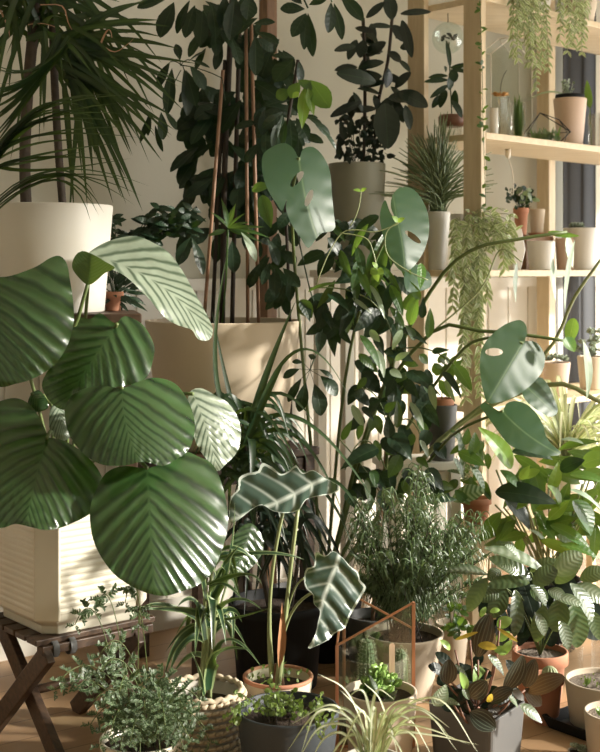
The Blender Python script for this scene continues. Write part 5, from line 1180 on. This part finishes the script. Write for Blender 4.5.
c = S(521, .20, Z2+hbx+.001); tp = thing('jade_plant', 'small dark leafy plant in a terracotta pot on the middle shelf', PP, tuple(c)); hp = ytop(c, 208)-c.z; pot(tp, c, .02, .029, hp, M['terracotta'], .003, rim=.003, rimh=.02, k=36)
fo = MB()
for i in range(70): e = Vector((R.uniform(-.075, .06), R.uniform(-.05, .04), R.uniform(.0, .10))); b = c+UP*hp+e*.7; fo.leaf(b, b+Vector((R.uniform(-.02, .02), -.01, R.uniform(-.01, .02))), .018, 'ellip', nu=6, nv=3)
for i in range(10): fo.tube([c+UP*(hp-.01), c+UP*hp+Vector((R.uniform(-.05, .05), 0, R.uniform(.04, .08)))], .0018, 4)
fo.build('foliage', M['dark'], tp)
fo = MB(); cluster(fo, 9, 520, 532, 185, 200, c.y-.05, c.y, .03, .018, 'ellip', (-.5, .5)); fo.build('foliage', M['pale'], tp)
c = S(537, .215, Z2+hbx+.001); fp = thing('flower_pot', 'empty beige pot on a terracotta saucer at the back of the middle shelf', 'pot', tuple(c)); m = MB(); m.lathe(c, [(0, 0), (.026, 0), (.036, .012), (.034, .012), (.025, .004), (0, .004)], 32); m.build('saucer', M['terracotta'], fp)
m = MB(); m.lathe(c+UP*.0045, potprof(.022, .030, ytop(c, 209)-c.z-.005, .003), 32); m.build('pot', M['beige_pot'], fp)
for px, q, y, r0, r1, mat_, lab in ((541, .07, 241, .042, .050, 'white_pot', 'low plain white pot in the middle of the middle shelf'), (566, .12, 238, .034, .040, 'pinkpot', 'blush pot between two white pots on the middle shelf')):
    c = S(px, q, Z2+.0005); t = thing('flower_pot', lab, 'pot', tuple(c)); pot(t, c, r0, r1, ytop(c, y)-c.z, M[mat_], .004, k=40)
c = S(581, .09, Z2+.0005); t = thing('succulent', 'grey-green rosette succulent in a large white pot, right end of the middle shelf', PP, tuple(c)); hp = ytop(c, 228)-c.z; pot(t, c, .052, .066, hp, M['white_pot'], .004, k=48, soil=.008)
fo = MB()
for h in range(3):
    ctr = c+Vector((-.03+h*.012, -.01, hp+.004))
    for i in range(14): a = i*2.4; e = .1+i*.08; fatleaf(fo, ctr, ctr+Vector((math.cos(a)*math.cos(e), math.sin(a)*math.cos(e), math.sin(e)))*.02, .010, .4, 6, 5)
fo.build('foliage', M['succgrey'], t)
c = S(514, .06, Z2+.0005); t = thing('faceted_pot', 'faceted white geometric pot near the left of the middle shelf', 'pot', tuple(c)); hp = ytop(c, 229)-c.z
m = MB(); hx = [(math.cos(PI/3*i), math.sin(PI/3*i)) for i in range(6)]; m.prism(c, [(.026, 0), (.044, hp*.5), (.030, hp), (.026, hp), (.038, hp*.5)], hx, .3); m.build('pot', M['white_pot'], t, False)
m = MB(); c = S(508, .16, 0); top = Vector((c.x, c.y, 1.632)); hc = thing('pendant_socket', 'small white socket on a cord under the upper shelf', 'light fitting', tuple(top)); m.lathe(top-UP*.034, [(.004, 0), (.009, .008), (.011, .034), (.0, .034)], 20); m.build('socket', M['cord'], hc)
m = MB(); m.tube(spline([top-UP*.03, P(513, 175, c.y), P(513, 195, c.y)], 8), .0016, 6); m.build('cord', M['cord'], hc)
# lower shelf
c = S(556, .08, Z1+.0005); t = thing('succulent', 'small succulents in a blush clay pot on the lower shelf', PP, tuple(c)); hp = ytop(c, 362)-c.z; pot(t, c, .038, .052, hp, M['pinkpot'], .004, soil=.006)
fo = MB()
for h in range(7):
    a = h*2.4; ctr = c+Vector((math.cos(a)*.03, math.sin(a)*.02, hp+.004+R.uniform(0, .015)))
    for i in range(9): a = i*2.4; e = .2+i*.1; fatleaf(fo, ctr, ctr+Vector((math.cos(a)*math.cos(e), math.sin(a)*math.cos(e), math.sin(e)))*.019, .009, .5, 6, 5)
fo.build('foliage', M['succgrey'], t)
c = S(592, .12, Z1+.0005); t = thing('succulent', 'bushy pale succulent in a beige pot at the right end of the lower shelf', PP, tuple(c)); hp = ytop(c, 356)-c.z; pot(t, c, .045, .056, hp, M['beige_pot'], .004, soil=.006)
fo = MB()
for h in range(26):
    ctr = c+Vector((R.uniform(-.06, .05), R.uniform(-.04, .03), hp+R.uniform(.01, .10)))
    fo.tube([c+UP*hp, ctr], .0016, 4)
    for i in range(8): a = i*2.4; e = .0+i*.15; fatleaf(fo, ctr, ctr+Vector((math.cos(a)*math.cos(e), math.sin(a)*math.cos(e), math.sin(e)))*.017, .009, .5, 6, 5)
fo.build('foliage', M['succgrey'], t)
c = S(566, -.11, 0); c.z = 0
stand('plant_stand', 'narrow pale stand before the shelves under the bright striped spider plant', 'stand', c.x, c.y, .16, .16, .45, TH, M['pale_wood'], .025)
c.z = .4505; SPK = 1; t = thing('spider_plant', 'large bright cream-and-green spider plant before the lower shelf, right', PP, tuple(c)); pot(t, c, .055, .072, .12, M['white_pot'], .005)
fo = MB(); b = c+UP*.11
for i in range(100):
    a = R.uniform(0, 2*PI); l = R.uniform(.20, .42); u_ = R.uniform(.3, 1.5); d = Vector((math.cos(a), math.sin(a)*.8-.15, u_)).normalized()
    fo.ribbon([b, b+d*l*.7, b+Vector((d.x*l*1.25, d.y*l*1.25, l*(d.z*.8-R.uniform(.1, .7))))], .016, None, 'blade', n=12, fold=.3)
fo.build('foliage', M['spiderpale'], t)

for o in list(COL.objects):
    if o.parent or 'label' not in o: continue
    lb, ct = o['label'], o['category']
    if 'inside the copper terrarium' in lb: o['group'] = 'cacti in the copper terrarium'
    elif 'over the top shelf edge' in lb: o['group'] = 'trailing plants on the top shelf'
    elif ct in ('glass', 'jar') and 'upper shelf' in lb: o['group'] = 'glassware on the upper shelf'
    elif 'middle shelf' in lb and (ct == 'pot' or o.name.startswith('succulent')): o['group'] = 'pots on the middle shelf'
    elif 'lower shelf' in lb and ct == PP: o['group'] = 'plants at the lower shelf'
# ================================================================== LIGHT, CAMERA
def lamp():
    s = bpy.data.lights.new('sun', 'SUN'); s.energy = 8.5; s.angle = math.radians(4); s.color = (1.0, .94, .83)
    o = bpy.data.objects.new('sun', s); COL.objects.link(o)
    d = Vector((1.0, -.12, .365)).normalized(); o.rotation_euler = d.to_track_quat('Z', 'Y').to_euler(); o.location = rm(AR+1, 2, 3)
    for w0, w1, z0, z1 in UNSEEN_WIN:
        a = bpy.data.lights.new('window_daylight', 'AREA'); a.shape = 'RECTANGLE'; a.size = w1-w0; a.size_y = z1-z0; a.cycles.is_portal = True
        p = bpy.data.objects.new('window_daylight', a); COL.objects.link(p); p.location = rm(AR+.11, (w0+w1)/2, (z0+z1)/2)
        p.rotation_euler = A_.to_track_quat('Z', 'Y').to_euler()
    w = bpy.data.worlds.new('sky'); bpy.context.scene.world = w; w.use_nodes = True; b = w.node_tree.nodes['Background']
    b.inputs[0].default_value = (1.0, .985, .93, 1); b.inputs[1].default_value = 6.6
lamp()
cam = bpy.data.cameras.new('camera'); co = bpy.data.objects.new('camera', cam); COL.objects.link(co)
co.location = (0, 0, H); co.rotation_euler = (PI/2, 0, 0); cam.sensor_fit = 'VERTICAL'; cam.sensor_height = 36; cam.lens = F/752*36
cam.shift_y = -(376-HY)/752; cam.clip_start = .05
cam.dof.use_dof = True; cam.dof.focus_distance = 3.15; cam.dof.aperture_fstop = 5.6
sc_ = bpy.context.scene; sc_.camera = co
sc_.view_settings.view_transform = 'Standard'; sc_.view_settings.look = 'None'; sc_.view_settings.gamma = 1; sc_.view_settings.use_curve_mapping = False
sc_.view_settings.exposure = 0.22
sc_.cycles.use_denoising = True; sc_.cycles.max_bounces = 10; sc_.cycles.transparent_max_bounces = 16; sc_.cycles.sample_clamp_indirect = 8; sc_.cycles.caustics_refractive = False; sc_.cycles.caustics_reflective = False
